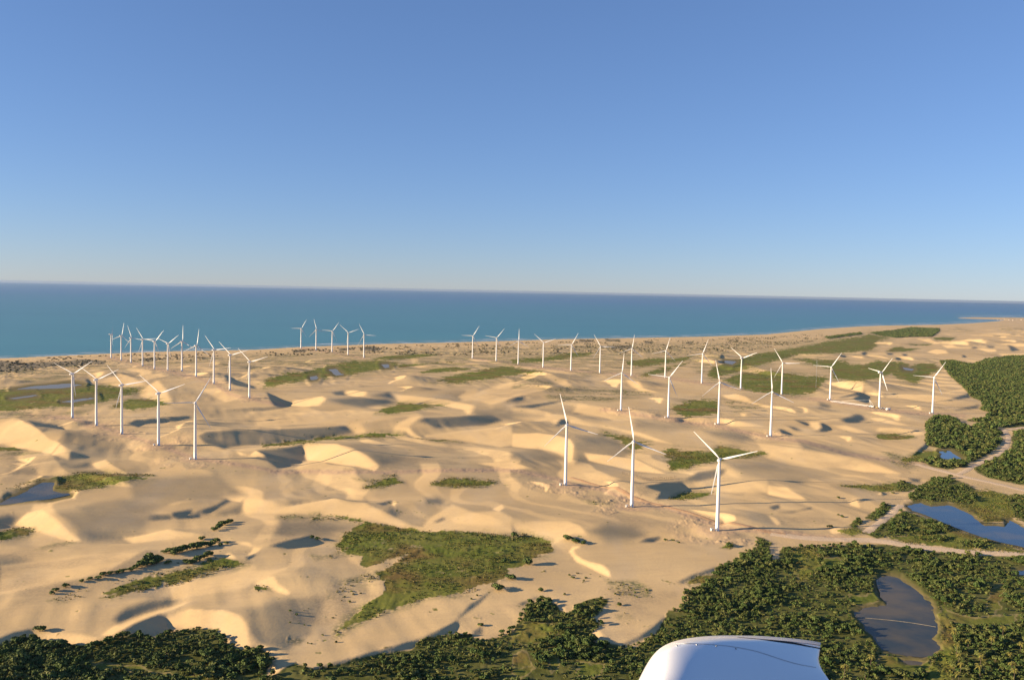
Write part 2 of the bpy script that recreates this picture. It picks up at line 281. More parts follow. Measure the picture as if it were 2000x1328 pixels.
CLEAR = [P(t) for t in [  # places inside the woods that stay open
 '1000,1230 1020,1215 1082,1218 1085,1240 1025,1260 990,1258','1545,1070 1600,1075 1598,1110 1560,1140 1548,1100',
 '1835,1170 1850,1200 1862,1230 1868,1280 1850,1350 1800,1350 1825,1290 1842,1250 1838,1220','165,1300 205,1293 225,1297 260,1299 320,1310 400,1325 400,1335 300,1318 240,1306 190,1308',
 '1070,1262 1090,1262 1095,1300 1080,1310','1935,1150 1960,1140 1958,1190 1930,1210','1660,1162 1690,1160 1712,1150 1716,1170 1690,1180 1665,1178','1000,1275 1030,1270 1050,1300 1020,1328 1000,1320',
 '1840,1190 1900,1205 1990,1200 1990,1215 1900,1222 1860,1215','1710,1275 1760,1285 1820,1290 1820,1315 1760,1315 1710,1300','1600,1090 1640,1086 1650,1100 1615,1108','1130,1290 1180,1300 1170,1320 1130,1318',
]]
PONDS = [P(t) for t in [
 '1772,987 1785,982 1800,982 1817,989 1850,985 1875,994 1900,1006 1925,1025 1960,1027 1965,1015 1975,1015 1990,1025 2010,1040 2040,1062 2020,1072 1985,1065 1950,1057 1910,1045 1870,1030 1835,1015 1795,1000 1777,995',
 '1712,1136 1720,1123 1737,1120 1762,1128 1795,1151 1820,1181 1832,1203 1835,1226 1827,1246 1837,1261 1825,1273 1800,1281 1762,1278 1720,1267 1705,1246 1690,1231 1675,1211 1665,1193 1680,1183 1710,1181 1730,1178 1720,1165 1714,1150',
 '1835,882 1855,880 1882,896 1840,896','0,980 20,967 50,957 82,942 110,943 100,957 135,960 140,965 87,975 0,986 -60,990 -60,985',
 '1757,1288 1775,1286 1805,1290 1800,1296 1770,1295','1978,1113 2040,1108 2040,1124 1992,1121',
 '24,760 70,753 140,749 165,752 130,757 60,760','15,778 70,771 74,773 30,779','120,784 180,776 190,778 140,786',
 '642,722 655,720 672,732 655,733','605,736 622,733 620,741 608,743','745,712 758,711 762,718 750,719','1415,704 1440,706 1430,712 1416,709','1762,717 1785,721 1782,724 1766,722',
]]
SHALLOW = 6     # ponds from this index on are thin marsh water
DARK_SAND = [P(t) for t in ['-60,1085 0,1075 160,1064 300,1078 290,1110 180,1140 60,1180 -60,1205','540,1180 600,1150 700,1138 745,1160 690,1212 600,1245 560,1225','470,1025 600,1008 690,1030 640,1050 520,1062',  # patches of open sand tinted a darker tan
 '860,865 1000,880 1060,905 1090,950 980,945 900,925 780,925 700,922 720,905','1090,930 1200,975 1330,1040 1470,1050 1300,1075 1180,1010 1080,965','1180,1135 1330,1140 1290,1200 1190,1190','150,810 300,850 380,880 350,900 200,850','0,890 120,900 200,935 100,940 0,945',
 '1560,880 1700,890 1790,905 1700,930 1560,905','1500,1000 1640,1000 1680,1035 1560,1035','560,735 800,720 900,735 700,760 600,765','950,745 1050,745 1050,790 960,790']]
SCRUBBY = P('-100,700 0,702 210,694 430,688 600,682 750,675 1000,669 1250,664 1500,658 1600,650 1620,662 1500,680 1400,695 1200,692 1000,693 900,694 760,692 600,694 430,703 210,712 0,742 -100,745')
# ---------------------------------------------------------------- ground heights
def base_height(px, py):
    cy = np.interp(px, COAST[:, 0][:24], COAST[:, 1][:24])
    d = py - cy
    return 1.2 + 4 * sstep(0, 6, d) + 13 * sstep(6, 40, d)
# crescent dunes: steep face towards the sun, horns reaching forward, long windward back
def place_barchans():
    r_ = np.random.default_rng(19); out = []
    for y in np.arange(560, 9000, 1):
        if y > 560 and y < nxt: continue
        step = 62 if y < 1100 else 85 if y < 2000 else 150 if y < 4000 else 240
        nxt = y + step
        hw = y * .68 + 80
        for x in np.arange(-hw, hw, step * 1.25):
            xx, yy = x + r_.uniform(-.5, .5) * step * 1.2, y + r_.uniform(-.5, .5) * step
            if r_.uniform() > (.22 if y < 1100 else .45 if y < 2300 else .75): r_.uniform(size=4); continue
            sc = r_.uniform(.55, 1.25) * (.8 if y < 1000 else 1 if y < 2500 else 1.6 if y < 4500 else 2.2); k = r_.uniform(.5, 1.3); hh = r_.uniform(.7, 1.2); q = r_.uniform(-.35, .35)
            out.append((xx, yy, sc, k, hh, q))
    out = np.array(out)
    px, py = project(out[:, 0], out[:, 1], np.full(len(out), 18.0))
    ok = (py > np.interp(px, COAST[:, 0][:24], COAST[:, 1][:24]) + 12)
    for polys, grow in ((GRASS, 20), (WOOD, 26), (PONDS, 14), (DARKS, 6), ([p for g, s, p in SLOPES], 9), ([SCRUBBY], 2), ([P('1120,1045 1440,1045 1440,1160 1120,1160'), P('60,1060 330,1060 330,1130 60,1180')], 0)):
        for p in polys:
            g_ = grow * np.clip((py - 560) / 300, .25, 1.4)
            near_ = (px > p[:, 0].min() - 60) & (px < p[:, 0].max() + 60) & (py > p[:, 1].min() - 40) & (py < p[:, 1].max() + 40)
            i = np.nonzero(near_)[0]
            if len(i): ok[i] &= sdist(px[i], py[i], p) > g_[i]
    for t_ in TURB_FEET: ok &= np.hypot(px - t_[0], (py - t_[1]) * 2.2) > 26 * np.clip((py - 560) / 300, .3, 1.4)
    return out[ok]
def stamp_barchans(X, Y, B):
    D = np.zeros(X.shape)
    x0, y0 = X[0, 0], Y[0, 0]; dx, dy = X[0, 1] - x0, Y[1, 0] - y0
    for xx, yy, sc, k, hh, q in B:
        R_ = 150 * sc
        i0, i1 = int(max((xx - R_ - x0) / dx, 0)), int(min((xx + R_ - x0) / dx, X.shape[1])); j0, j1 = int(max((yy - R_ - y0) / dy, 0)), int(min((yy + R_ - y0) / dy, X.shape[0]))
        if i1 <= i0 or j1 <= j0: continue
        lx, ly = X[j0:j1, i0:i1] - xx, Y[j0:j1, i0:i1] - yy
        cq, sq = math.cos(q + SUN_TRAVEL), math.sin(q + SUN_TRAVEL)
        a = lx * cq + ly * sq; b = (-lx * sq + ly * cq) / (58 * sc)      # a points away from the sun
        b = b + .18 * vnoise(X[j0:j1, i0:i1] / (50 * sc), Y[j0:j1, i0:i1] / (50 * sc), 81)
        h = 7.5 * sc * hh * np.clip(1 - b * b, 0, 1) ** .9
        s_ = a + 34 * sc * k * b * b + 7 * sc * vnoise(X[j0:j1, i0:i1] / (34 * sc), Y[j0:j1, i0:i1] / (34 * sc), 82)        # behind the crest s_ > 0
        back = h * (1 - sstep(0, 1, s_ / (95 * sc)))
        front = h + s_ * .42
        D[j0:j1, i0:i1] = np.maximum(D[j0:j1, i0:i1], np.where(s_ > 0, back, np.maximum(front, 0)))
    return D
TURB_FEET = P('217,699 237,704 256,709 278,715 302,720 327,724 355,725 383,735 417,749 449,762 487,777 141,816 188,831 238,847 310,870 381,897 588,681 617,684 648,687 679,693 710,699 923,700 969,705 1012,711 1061,717 1115,724 1171,728 1233,734 1299,737 1370,748 1447,759 1526,770 1621,781 1717,797 1821,807 1213,802 1305,816 1403,829 1505,852 1104,947 1234,989 1401,1036 1690,797')
BARCHANS = place_barchans()
print('barchans', len(BARCHANS))
def solve(xs, ys, iters):
    X, Y = np.meshgrid(xs, ys)
    shp = X.shape
    Xf, Yf = X.ravel(), Y.ravel()
    nx, ny = len(xs), len(ys)
    dx, dy = xs[1] - xs[0], ys[1] - ys[0]
    kx = 2 * np.pi * np.fft.fftfreq(nx, dx)[None, :]
    ky = 2 * np.pi * np.fft.fftfreq(ny, dy)[:, None]
    ku = kx * U[0] + ky * U[1]; kv = -kx * U[1] + ky * U[0]
    den = ku ** 2 + 0.03 * kv ** 2 + 1 / 105.0 ** 2
    damp = np.exp(-(kx ** 2 + ky ** 2) * (0.35 * dx) ** 2)
    # warp so that outlines are not drawn with a ruler
    wx = 1.5 * fbm(Xf / 60, Yf / 90, 2, 1); wy = 2.5 * fbm(Xf / 60, Yf / 90, 2, 2)
    env = np.clip(np.minimum(np.minimum((X - xs[0]), (xs[-1] - X)) / 150, np.minimum(Y - ys[0], ys[-1] - Y) / 100), 0, 1)
    Z = np.full(Xf.shape, 17.0)
    DUN = stamp_barchans(X, Y, BARCHANS).ravel()
    # transverse dunes: long windward backs, short slip faces towards the sun, crests that wander and die out
    uu = Xf * U[0] + Yf * U[1]
    def dunes(lam, wl, wamp, s, slip, amp):
        ph = (uu + wamp * fbm(Xf / wl, Yf / (wl * 1.7), 3, s) + .28 * (Yf - 1000)) / lam + 0.6 * vnoise(Xf / (wl * 3), Yf / (wl * 3), s + 2)
        tt = ph - np.floor(ph)
        a = sstep(-.05, .45, fbm(Xf / (lam * 2.3), Yf / (lam * 3.6), 2, s + 5))
        up_ = sstep(0, .05, tt) * sstep(slip + .03, slip, tt)
        return a * amp * (up_ - (1 - up_) * slip / (1 - slip))
    amb = 0.03 * fbm(Xf / 170, Yf / 260, 2, 5) + dunes(165, 210, 150, 71, .26, .14) + dunes(74, 100, 75, 75, .26, .06)
    for it in range(iters):
        px, py = project(Xf + wx, Yf + wy, Z)
        bz = base_height(px, py)
        calm = np.ones(len(Xf))
        for poly in GRASS + WOOD + DARKS + [SCRUBBY]:
            i, mm = pmask(px, py, poly, 6)
            calm[i] = np.minimum(calm[i], 1 - .9 * mm)
        G = amb * calm
        for g, s, poly in SLOPES:
            i, mm = pmask(px, py, poly, s * (.3 if g > .14 else .6 if g > 0 else 1.2 if g < -.2 else 1.4))
            G[i] = G[i] * (1 - mm) + g * (1.4 if g > .14 else 1.9 if g > 0 else 1.06 if g < -.2 else 1.8) * mm
        S = np.fft.fft2(G.reshape(shp) * env)
        Zn = np.real(np.fft.ifft2(-1j * ku * S / den * damp)).ravel()
        Zn = np.clip(Zn, -12, 40)
        Zn = bz + (Zn + DUN) * sstep(2, 14, bz)
        Z = Zn if it in (0, iters - 1) else 0.45 * Z + 0.55 * Zn
    return Z.reshape(shp)
xn, yn = np.arange(-1000, 1200, 1.6), np.arange(340, 1800, 2.4)
xf, yf = np.arange(-2700, 5500, 5.0), np.arange(1250, 9600, 8.0)
ZN = solve(xn, yn, 8)
ZF = solve(xf, yf, 6)
print('solve', round(time.time() - T0, 1))
def bil(xs, ys, A, x, y):
    i = np.clip((x - xs[0]) / (xs[1] - xs[0]), 0, len(xs) - 1.001); j = np.clip((y - ys[0]) / (ys[1] - ys[0]), 0, len(ys) - 1.001)
    i0 = i.astype(int); j0 = j.astype(int); fx = i - i0; fy = j - j0
    return (A[j0, i0] * (1 - fx) + A[j0, i0 + 1] * fx) * (1 - fy) + (A[j0 + 1, i0] * (1 - fx) + A[j0 + 1, i0 + 1] * fx) * fy
# the ground sheet: rings round the spot below the aircraft, finer where the photograph looks
deps = [1060.0]
while deps[-1] > 24:
    d = deps[-1]; deps.append(d - min(1.5, max(0.42, d / 330)))
rad = (CAM[2] - 17) * F / np.array(deps)
rad = np.concatenate([rad, [rad[-1] * 1.05, rad[-1] * 1.1]])
az = np.concatenate([np.linspace(-56, -34, 100, endpoint=False), np.linspace(-34, 34, 1500), np.linspace(34, 56, 101)[1:]]) * math.pi / 180
NR, NA = len(rad), len(az)
AZ, RD = np.meshgrid(az, rad)
VX = (RD * np.sin(AZ)).ravel(); VY = (RD * np.cos(AZ)).ravel()
wf = sstep(1500, 1720, VY)
inn = (np.abs(VX) < 1.15e3)
near = bil(xn, yn, ZN, np.clip(VX, -990, 1190), np.clip(VY, 345, 1790))
far = bil(xf, yf, ZF, VX, np.clip(VY, 1255, 9590))
wf = np.where((VX < -985) | (VX > 1185), 1, wf)
VZ = near * (1 - wf) + far * wf
VZ = np.where((VY < 1300) & ((VX < -985) | (VX > 1185)), 17.0, VZ)
PX, PY = project(VX, VY, VZ)
# natural warp for everything that grows or is stained
WX = VX + 4 * fbm(VX / 22, VY / 30, 3, 11) + 1.2 * fbm(VX / 4, VY / 5, 2, 12)
WY = VY + 7 * fbm(VX / 22, VY / 30, 3, 13) + 2.0 * fbm(VX / 4, VY / 5, 2, 14)
QX, QY = project(WX, WY, VZ)
def field(polys, soft, qx=QX, qy=QY):
    v = np.zeros(len(VX), np.float32)
    for p in polys:
        i, mm = pmask(qx, qy, p, soft)
        v[i] = np.maximum(v[i], mm)
    return v
M_grass = np.zeros(len(VX), np.float32); M_fringe = np.zeros(len(VX), np.float32)
for p in GRASS:
    sf = float(np.clip(.22 * (p[:, 1].max() - p[:, 1].min()), 2.2, 7))
    i, mm = pmask(QX, QY, p, sf); M_grass[i] = np.maximum(M_grass[i], mm)
    i, mm = pmask(QX, QY, p, 2.2 * sf + 3)
    if len(i): M_fringe[i] = np.maximum(M_fringe[i], sstep(1.6 * sf + 3, -1, sdist(QX[i], QY[i], p)))
M_grass0 = M_grass; M_sparse = field(SPARSE, 6); M_wood = field(WOOD, 2.0); M_dark = field(DARKS, 1.5)
M_grass = sstep(.32, .68, M_grass + .68 * fbm(VX / 17, VY / 15, 4, 15, .62) + .20 * vnoise(VX / 2.6, VY / 3, 16)).astype(np.float32)
M_sparse = np.maximum(M_sparse, .9 * M_fringe)
M_sparse = (M_sparse * sstep(-.32, .2, fbm(VX / 60, VY / 26, 4, 17))).astype(np.float32)
M_dark_sand = (field(DARK_SAND, 14) * sstep(-.25, .35, fbm(VX / 40, VY / 30, 4, 18))).astype(np.float32)
M_clear = field(CLEAR, 2.5)
M_red = np.zeros(len(VX), np.float32)
for pts, wd in REDS:
    i, mm = line_mask(QX, QY, pts, float(wd), 5.0 + float(wd) * .5)
    M_red[i] = np.maximum(M_red[i], mm)
M_scrub = field([SCRUBBY], 5)
cy = np.interp(PX, COAST[:, 0][:24], COAST[:, 1][:24])
land_d = PY - cy
i_, sea_in = pmask(PX, PY, LAND, 1.2)
M_land = np.zeros(len(VX), np.float32); M_land[i_] = sea_in
fade = sstep(2, 10, VZ)
# hummocks, ripples and dug-over ground
rough = np.clip(M_red * .5 + M_scrub * 1.3 + M_sparse * .4 + M_grass * .45 + M_wood * .5, 0, 1.5)
VZ = VZ + fade * (0.35 * fbm(VX / 60, VY / 75, 3, 21) + rough * (0.9 * fbm(VX / 9, VY / 11, 3, 22) + 0.5 * np.abs(vnoise(VX / 5, VY / 6, 23))))
VZ = VZ + fade * M_scrub * 3.2 * np.clip(fbm(VX / 34, VY / 60, 3, 24) + .05, 0, 1)
# wind ridges on open sand
open_sand = np.clip(1 - M_grass - M_wood - M_red, 0, 1) * fade
VZ = VZ + open_sand * 0.35 * vnoise((VX * .9 + VY * .35) / 13, (VY * .9 - VX * .35) / 50, 25) * sstep(-.2, .5, vnoise(VX / 120, VY / 160, 26))
# shore falls below the sea
VZ = np.where(M_land < .999, VZ * M_land - 3.5 * (1 - M_land), VZ)
VZ = np.where(M_land > .5, np.maximum(VZ, 0.35), VZ)
# ponds
POND_Z = []
M_wet = np.zeros(len(VX), np.float32)
for k, p in enumerate(PONDS):
    i, mm = pmask(QX, QY, p, 14)
    if len(i) == 0:
        POND_Z.append(None); continue
    d = sdist(QX[i], QY[i], p)
    core = VZ[i][d < 0]
    if len(core) == 0:
        POND_Z.append(None); continue
    zp = float(np.percentile(core, 40)) - (0.2 if k >= SHALLOW else .8)
    zp = max(zp, 1.0)
    POND_Z.append(zp)
    sc = 2.2 if k < SHALLOW else 1.2
    tgt = zp + np.clip(d / 14 * 2.2, -0.9, 1.6)
    b = sstep(14, 3, d)
    VZ[i] = VZ[i] * (1 - b) + tgt * b
    M_wet[i] = np.maximum(M_wet[i], sstep(9, 0, d))
# --- lookups on the finished ground
def make_grid():
    global GZ
    GZ = VZ.reshape(NR, NA)
make_grid()
ai = np.arange(NA, dtype=float); ri = np.arange(NR, dtype=float)
def zat(x, y):
    x = np.asarray(x, float); y = np.asarray(y, float)
    a = np.interp(np.arctan2(x, y), az, ai); r = np.interp(np.hypot(x, y), rad, ri)
    a0 = np.clip(a.astype(int), 0, NA - 2); r0 = np.clip(r.astype(int), 0, NR - 2); fa = a - a0; fr = r - r0
    return (GZ[r0, a0] * (1 - fa) + GZ[r0, a0 + 1] * fa) * (1 - fr) + (GZ[r0 + 1, a0] * (1 - fa) + GZ[r0 + 1, a0 + 1] * fa) * fr
def ground(px, py):
    d = ray(px, py)
    a = math.atan2(d[0], d[1]); sl = d[2] / math.hypot(d[0], d[1])
    f = np.interp(a, az, ai); a0 = min(int(f), NA - 2); f -= a0
    col = GZ[:, a0] * (1 - f) + GZ[:, a0 + 1] * f
    diff = (CAM[2] + sl * rad) - col
    k = np.argmax(diff < 0)
    if diff[k] >= 0: k = NR - 1
    k = max(k, 1)
    t = diff[k - 1] / (diff[k - 1] - diff[k] + 1e-9)
    r = rad[k - 1] + (rad[k] - rad[k - 1]) * min(max(t, 0), 1)
    return np.array([r * math.sin(a), r * math.cos(a), CAM[2] + sl * r])
# ---------------------------------------------------------------- wind turbines: base pixel, hub pixel, one blade tip, nose direction
TURB = [  # (base x,y) (hub x,y) (tip x,y) nose, row, note
 (217,699, 217.5,653, 213,634, 68,'a'),(236.7,703.7,236.7,655.7,240,630.5,12,'a'),(255.7,708.7,256,660,247.5,634.5,12,'a'),(278.5,715,278.2,663.2,265,640.8,12,'a'),
 (301.7,720.5,302.5,667,318,643.7,12,'a'),(327.5,723.7,328,671.2,308.7,662.5,12,'a'),(355.2,725,355.2,665.7,355,633.7,12,'a'),(383,735.5,383,675,386.2,641.2,12,'a'),
 (417.5,749.5,416.2,683.7,397.5,656.7,12,'a'),(449,762,448.2,693.7,425,668.7,12,'a'),(487,777,486.5,707,460.7,680,12,'a'),
 (141.5,816,141.5,730.5,175,703.7,5,'b'),(188.2,831,188,742,228.7,718.7,5,'b'),(238,847.5,237.7,752.5,208.7,715,5,'b'),(309.7,870,309.5,768.7,275,737.5,5,'b'),(381.2,897,381,787.5,411.2,736.2,-20,'b'),
 (587.7,680.7,588.2,641.7,597.5,624.5,5,'c'),(617.2,684.5,617.5,643.7,612,623.2,5,'c'),(648.5,687.5,648.7,647,660,630.5,5,'c'),(679.5,693,680,650,663.7,635.7,5,'c'),(710.5,698.7,711.5,654.2,701.2,633.7,5,'c'),
 (922.7,700,923.2,656.2,935,636.2,8,'d'),(969,705,970,660,984.2,642,8,'d'),(1012,711.2,1012,666.2,1012,641.2,8,'d'),(1060.7,717.5,1061.2,669.5,1043.7,654.5,8,'d'),
 (1115,723.7,1115.7,673.7,1127.5,651.7,8,'d'),(1171.5,728.2,1172.5,677,1160,655.7,8,'d'),(1233,733.7,1233.7,681.2,1237.5,654.5,8,'d'),(1299,737.5,1299.5,685.5,1307.5,657.5,8,'d'),
 (1370.5,748.2,1371.7,691.2,1381.2,665,8,'d'),(1446.7,759.5,1448,699.5,1435,688.7,40,'d'),(1526.5,770,1528.7,709.5,1515,687.5,20,'d'),(1621,781,1623.5,717,1638.7,693,20,'d'),
 (1717,797.5,1720,727.5,1703.7,724.5,66,'d'),(1821.2,807.5,1825,737.5,1845,706.2,16,'d'),
 (1212.7,802,1214.2,728.7,1216.5,698,10,'e'),(1305,815.7,1307.5,737.5,1331.2,705,10,'e'),(1403,828.7,1405,747,1396.7,707.5,10,'e'),(1505,852.5,1508.7,765.5,1505,720.5,12,'e'),
 (1104.2,947.5,1106.7,830.7,1090,768.2,12,'f'),(1233.7,989.5,1237,863,1224.2,793.7,14,'f'),(1400.7,1035.7,1405.5,898.2,1353,849.5,24,'f'),
]
ROWN = {'a': ('the line receding to the beach', 11), 'b': ('the line beside the left marsh', 5), 'c': ('the far group against the sea', 5),
        'd': ('the back line across the plain', 14), 'e': ('the middle line of four', 4), 'f': ('the three nearest ones', 3)}
ORD = ['first', 'second', 'third', 'fourth', 'fifth', 'sixth', 'seventh', 'eighth', 'ninth', 'tenth', 'eleventh', 'twelfth', 'thirteenth', 'fourteenth']
# pads: level the sand round every tower foot
PADS = []
for t in TURB:
    g = ground(t[0], t[1]); PADS.append(g)
M_dig = np.zeros(len(VX))
for g in PADS:
    d = np.hypot(VX - g[0], (VY - g[1]) * .8)
    M_dig = np.maximum(M_dig, sstep(75, 20, d))
M_dig = M_dig * sstep(-.1, .3, fbm(VX / 24, VY / 24, 3, 34)) * (1 - M_wood) * (VZ > 3)
VZ = VZ + M_dig * (1.1 * np.clip(fbm(VX / 8, VY / 9, 3, 35), -.2, .6) + .45 * np.abs(vnoise(VX / 4, VY / 5, 36)))
M_red = np.maximum(M_red, .45 * M_dig).astype(np.float32)
make_grid()
for g, t in zip(PADS, TURB):
    d = np.hypot(VX - g[0], VY - g[1])
    i = np.nonzero(d < 34)[0]
    wgt = sstep(34, 11, d[i])
    VZ[i] = VZ[i] * (1 - wgt) + (g[2] + 0.25 * fbm(VX[i] / 4, VY[i] / 4, 2, 31)) * wgt
    M_red[i] = np.maximum(M_red[i], 0.75 * sstep(30, 14, d[i] + 5 * fbm(VX[i] / 7, VY[i] / 7, 2, 33)))
make_grid()

# ---------------------------------------------------------------- mesh helpers
def link(name, me, parent=None):
    o = bpy.data.objects.new(name, me); C.objects.link(o)
    if parent is not None: o.parent = parent
    return o
def tag(o, label=None, cat=None, group=None, kind=None):
    if label: o['label'] = label
    if cat: o['category'] = cat
    if group: o['group'] = group
    if kind: o['kind'] = kind
    return o
def empty(name, loc, rz=0.0, s=1.0):
    o = bpy.data.objects.new(name, None); C.objects.link(o)
    o.location = loc; o.rotation_euler = (0, 0, rz); o.scale = (s, s, s); o.empty_display_size = 1
    return o
def np_mesh(name, V, Fq, mat=None, smooth=True, attrs=None, mats=None, mat_idx=None):
    """V (n,3), Fq (m,k) faces of one size"""
    me = bpy.data.meshes.new(name)
    V = np.ascontiguousarray(V, np.float32); Fq = np.ascontiguousarray(Fq, np.int32)
    n, k = Fq.shape
    me.vertices.add(len(V)); me.vertices.foreach_set('co', V.ravel())
    me.loops.add(n * k); me.loops.foreach_set('vertex_index', Fq.ravel())
    me.polygons.add(n); me.polygons.foreach_set('loop_start', np.arange(0, n * k, k, dtype=np.int32))
    me.polygons.foreach_set('loop_total', np.full(n, k, np.int32)) if False else None
    me.polygons.foreach_set('use_smooth', np.full(n, smooth))
    if attrs:
        for an, arr in attrs.items():
            a = me.color_attributes.new(an, 'FLOAT_COLOR', 'POINT')
            a.data.foreach_set('color', np.ascontiguousarray(arr, np.float32).ravel())
    for mm_ in (mats or ([mat] if mat else [])): me.materials.append(mm_)
    me.update(calc_edges=True); me.validate()
    return me
class MB:
    """collects rings, boxes and tubes into one mesh"""
    def __init__(s): s.v = []; s.f = []
    def loft(s, rings, cap=True, close=True):
        b = len(s.v); n = len(rings[0])
        for r in rings: s.v += [tuple(q) for q in r]
        for i in range(len(rings) - 1):
            for j in range(n if close else n - 1):
                k = (j + 1) % n
                s.f.append((b + i * n + j, b + i * n + k, b + (i + 1) * n + k, b + (i + 1) * n + j))
        if cap:
            s.f.append(tuple(b + j for j in range(n))[::-1]); e = b + (len(rings) - 1) * n
            s.f.append(tuple(e + j for j in range(n)))
    def tube(s, pts, rads, n=8):
        pts = [Vector(p) for p in pts]; rings = []
        for i, p in enumerate(pts):
            t = (pts[min(i + 1, len(pts) - 1)] - pts[max(i - 1, 0)]).normalized()
            a = t.cross(Vector((0, 0, 1)) if abs(t.z) < .95 else Vector((1, 0, 0))).normalized(); c = t.cross(a)
            r = rads[i] if hasattr(rads, '__len__') else rads
            rings.append([p + (a * math.cos(2 * math.pi * j / n) + c * math.sin(2 * math.pi * j / n)) * r for j in range(n)])
        s.loft(rings)
    def box(s, c, d, bev=0.0, rz=0.0):
        x, y, z = (q / 2 for q in d); e = min(bev, x, y) if bev else 0
        prof = [(-x + e, -y), (x - e, -y), (x, -y + e), (x, y - e), (x - e, y), (-x + e, y), (-x, y - e), (-x, -y + e)] if e else [(-x, -y), (x, -y), (x, y), (-x, y)]
        cr, sr = math.cos(rz), math.sin(rz)
        s.loft([[(c[0] + (q[0] * cr - q[1] * sr) * f, c[1] + (q[0] * sr + q[1] * cr) * f, c[2] + h) for q in prof] for h, f in (((-z, 1), (z - e, 1), (z, 1 - e / max(x, y))) if e else ((-z, 1), (z, 1)))])
    def build(s, name, mat, parent=None, smooth=True):
        me = bpy.data.meshes.new(name); me.from_pydata(s.v, [], s.f); me.materials.append(mat)
        me.polygons.foreach_set('use_smooth', [smooth and len(p.vertices) < 5 for p in me.polygons]); me.update()
        return link(name, me, parent)

# ---------------------------------------------------------------- materials
def mat(name, col=(.5, .5, .5), rough=.6, spec=.3, metal=0.0):
    mm_ = bpy.data.materials.new(name); mm_.use_nodes = True
    b = mm_.node_tree.nodes['Principled BSDF']
    b.inputs['Base Color'].default_value = (*col, 1); b.inputs['Roughness'].default_value = rough
    b.inputs['Specular IOR Level'].default_value = spec; b.inputs['Metallic'].default_value = metal
    return mm_, mm_.node_tree, b
def N(t, kind, **kw):
    n = t.nodes.new(kind)
    for k, v in kw.items():
        if k in n.inputs.keys(): n.inputs[k].default_value = v
        else: setattr(n, k, v)
    return n
def mixc(t, fac, a, b):
    n = t.nodes.new('ShaderNodeMix'); n.data_type = 'RGBA'; n.clamp_factor = True
    for s, v in ((0, fac), (6, a), (7, b)):
        if hasattr(v, 'links'): t.links.new(v, n.inputs[s])
        else: n.inputs[s].default_value = v if s == 0 else (*v, 1)
    return n.outputs[2]
def noise(t, scale, detail=4, vec=None, rough=.55, sc3=None):
    if sc3 is not None:
        mp = N(t, 'ShaderNodeMapping'); mp.inputs['Scale'].default_value = sc3
        t.links.new(vec, mp.inputs[0]); vec = mp.outputs[0]
    n = N(t, 'ShaderNodeTexNoise', Scale=scale, Detail=detail, Roughness=rough)
    if vec is not None: t.links.new(vec, n.inputs['Vector'])
    return n.outputs[0]
def ramp(t, v, a, b):
    n = N(t, 'ShaderNodeMapRange'); n.inputs[1].default_value = a; n.inputs[2].default_value = b
    t.links.new(v, n.inputs[0]); return n.outputs[0]
def mul(t, a, b, op='MULTIPLY'):
    n = N(t, 'ShaderNodeMath', operation=op)
    for i, v in enumerate((a, b)):
        if hasattr(v, 'links'): t.links.new(v, n.inputs[i])
        else: n.inputs[i].default_value = v
    return n.outputs[0]

SAND, SAND2 = (.66, .48, .245), (.56, .40, .20)
gm, t, bs = mat('sand and ground cover', SAND, .95, .05)
geo = N(t, 'ShaderNodeNewGeometry').outputs['Position']
A = N(t, 'ShaderNodeVertexColor', layer_name='cover').outputs[0]
vB = N(t, 'ShaderNodeVertexColor', layer_name='ground'); B = vB.outputs[0]
sa = N(t, 'ShaderNodeSeparateColor'); t.links.new(A, sa.inputs[0])
sb = N(t, 'ShaderNodeSeparateColor'); t.links.new(B, sb.inputs[0])
g_, sp_, rd_ = sa.outputs; wd_, wt_, dk_ = sb.outputs
Aa = N(t, 'ShaderNodeVertexColor', layer_name='cover').outputs[1]
big = noise(t, .006, 4, geo); mid = noise(t, .05, 5, geo); fine = noise(t, .35, 5, geo, .65); tiny = noise(t, 1.1, 3, geo, .7)
c = mixc(t, ramp(t, big, .35, .65), SAND, SAND2)
c = mixc(t, mul(t, ramp(t, mid, .5, .75), .3), c, (.47, .34, .205))
c = mixc(t, mul(t, ramp(t, noise(t, .02, 5, geo, .6, (1, .3, 1)), .52, .72), .35), c, (.55, .445, .30))
st_ = N(t, 'ShaderNodeMapping'); st_.inputs['Rotation'].default_value = (0, 0, -.25); t.links.new(geo, st_.inputs[0])
c = mixc(t, mul(t, ramp(t, noise(t, 1.0, 5, st_.outputs[0], .65, (.018, .16, 1)), .48, .72), .40), c, (.50, .36, .20))
c = mixc(t, mul(t, vB.outputs[1], ramp(t, fine, .25, .7)), c, (.42, .31, .175))  # darker tan mixed in over the outlined sand patches
red = mixc(t, fine, (.50, .30, .175), (.47, .35, .24))
c = mixc(t, mul(t, rd_, ramp(t, fine, .12, .62)), c, red)
spc = mixc(t, ramp(t, mid, .35, .65), (.185, .185, .075), (.29, .225, .125))
c = mixc(t, mul(t, sp_, ramp(t, fine, .33, .54)), c, spc)
gr = mixc(t, ramp(t, noise(t, .03, 5, geo), .35, .65), (.120, .150, .024), (.20, .195, .045))
gr = mixc(t, ramp(t, noise(t, .016, 5, geo), .5, .66), gr, (.20, .135, .045))
gr = mixc(t, ramp(t, tiny, .52, .75), gr, (.06, .075, .016))
gr = mixc(t, mul(t, ramp(t, noise(t, .09, 5, geo, .7), .60, .72), .7), gr, (.36, .28, .15))
c = mixc(t, mul(t, g_, ramp(t, mul(t, g_, mul(t, fine, .5), 'ADD'), .55, .75)), c, gr)
wdc = mixc(t, ramp(t, mid, .35, .65), (.085, .095, .024), (.15, .145, .045))
wdc = mixc(t, mul(t, ramp(t, fine, .62, .75), .5), wdc, (.28, .21, .12))
c = mixc(t, wd_, c, wdc)
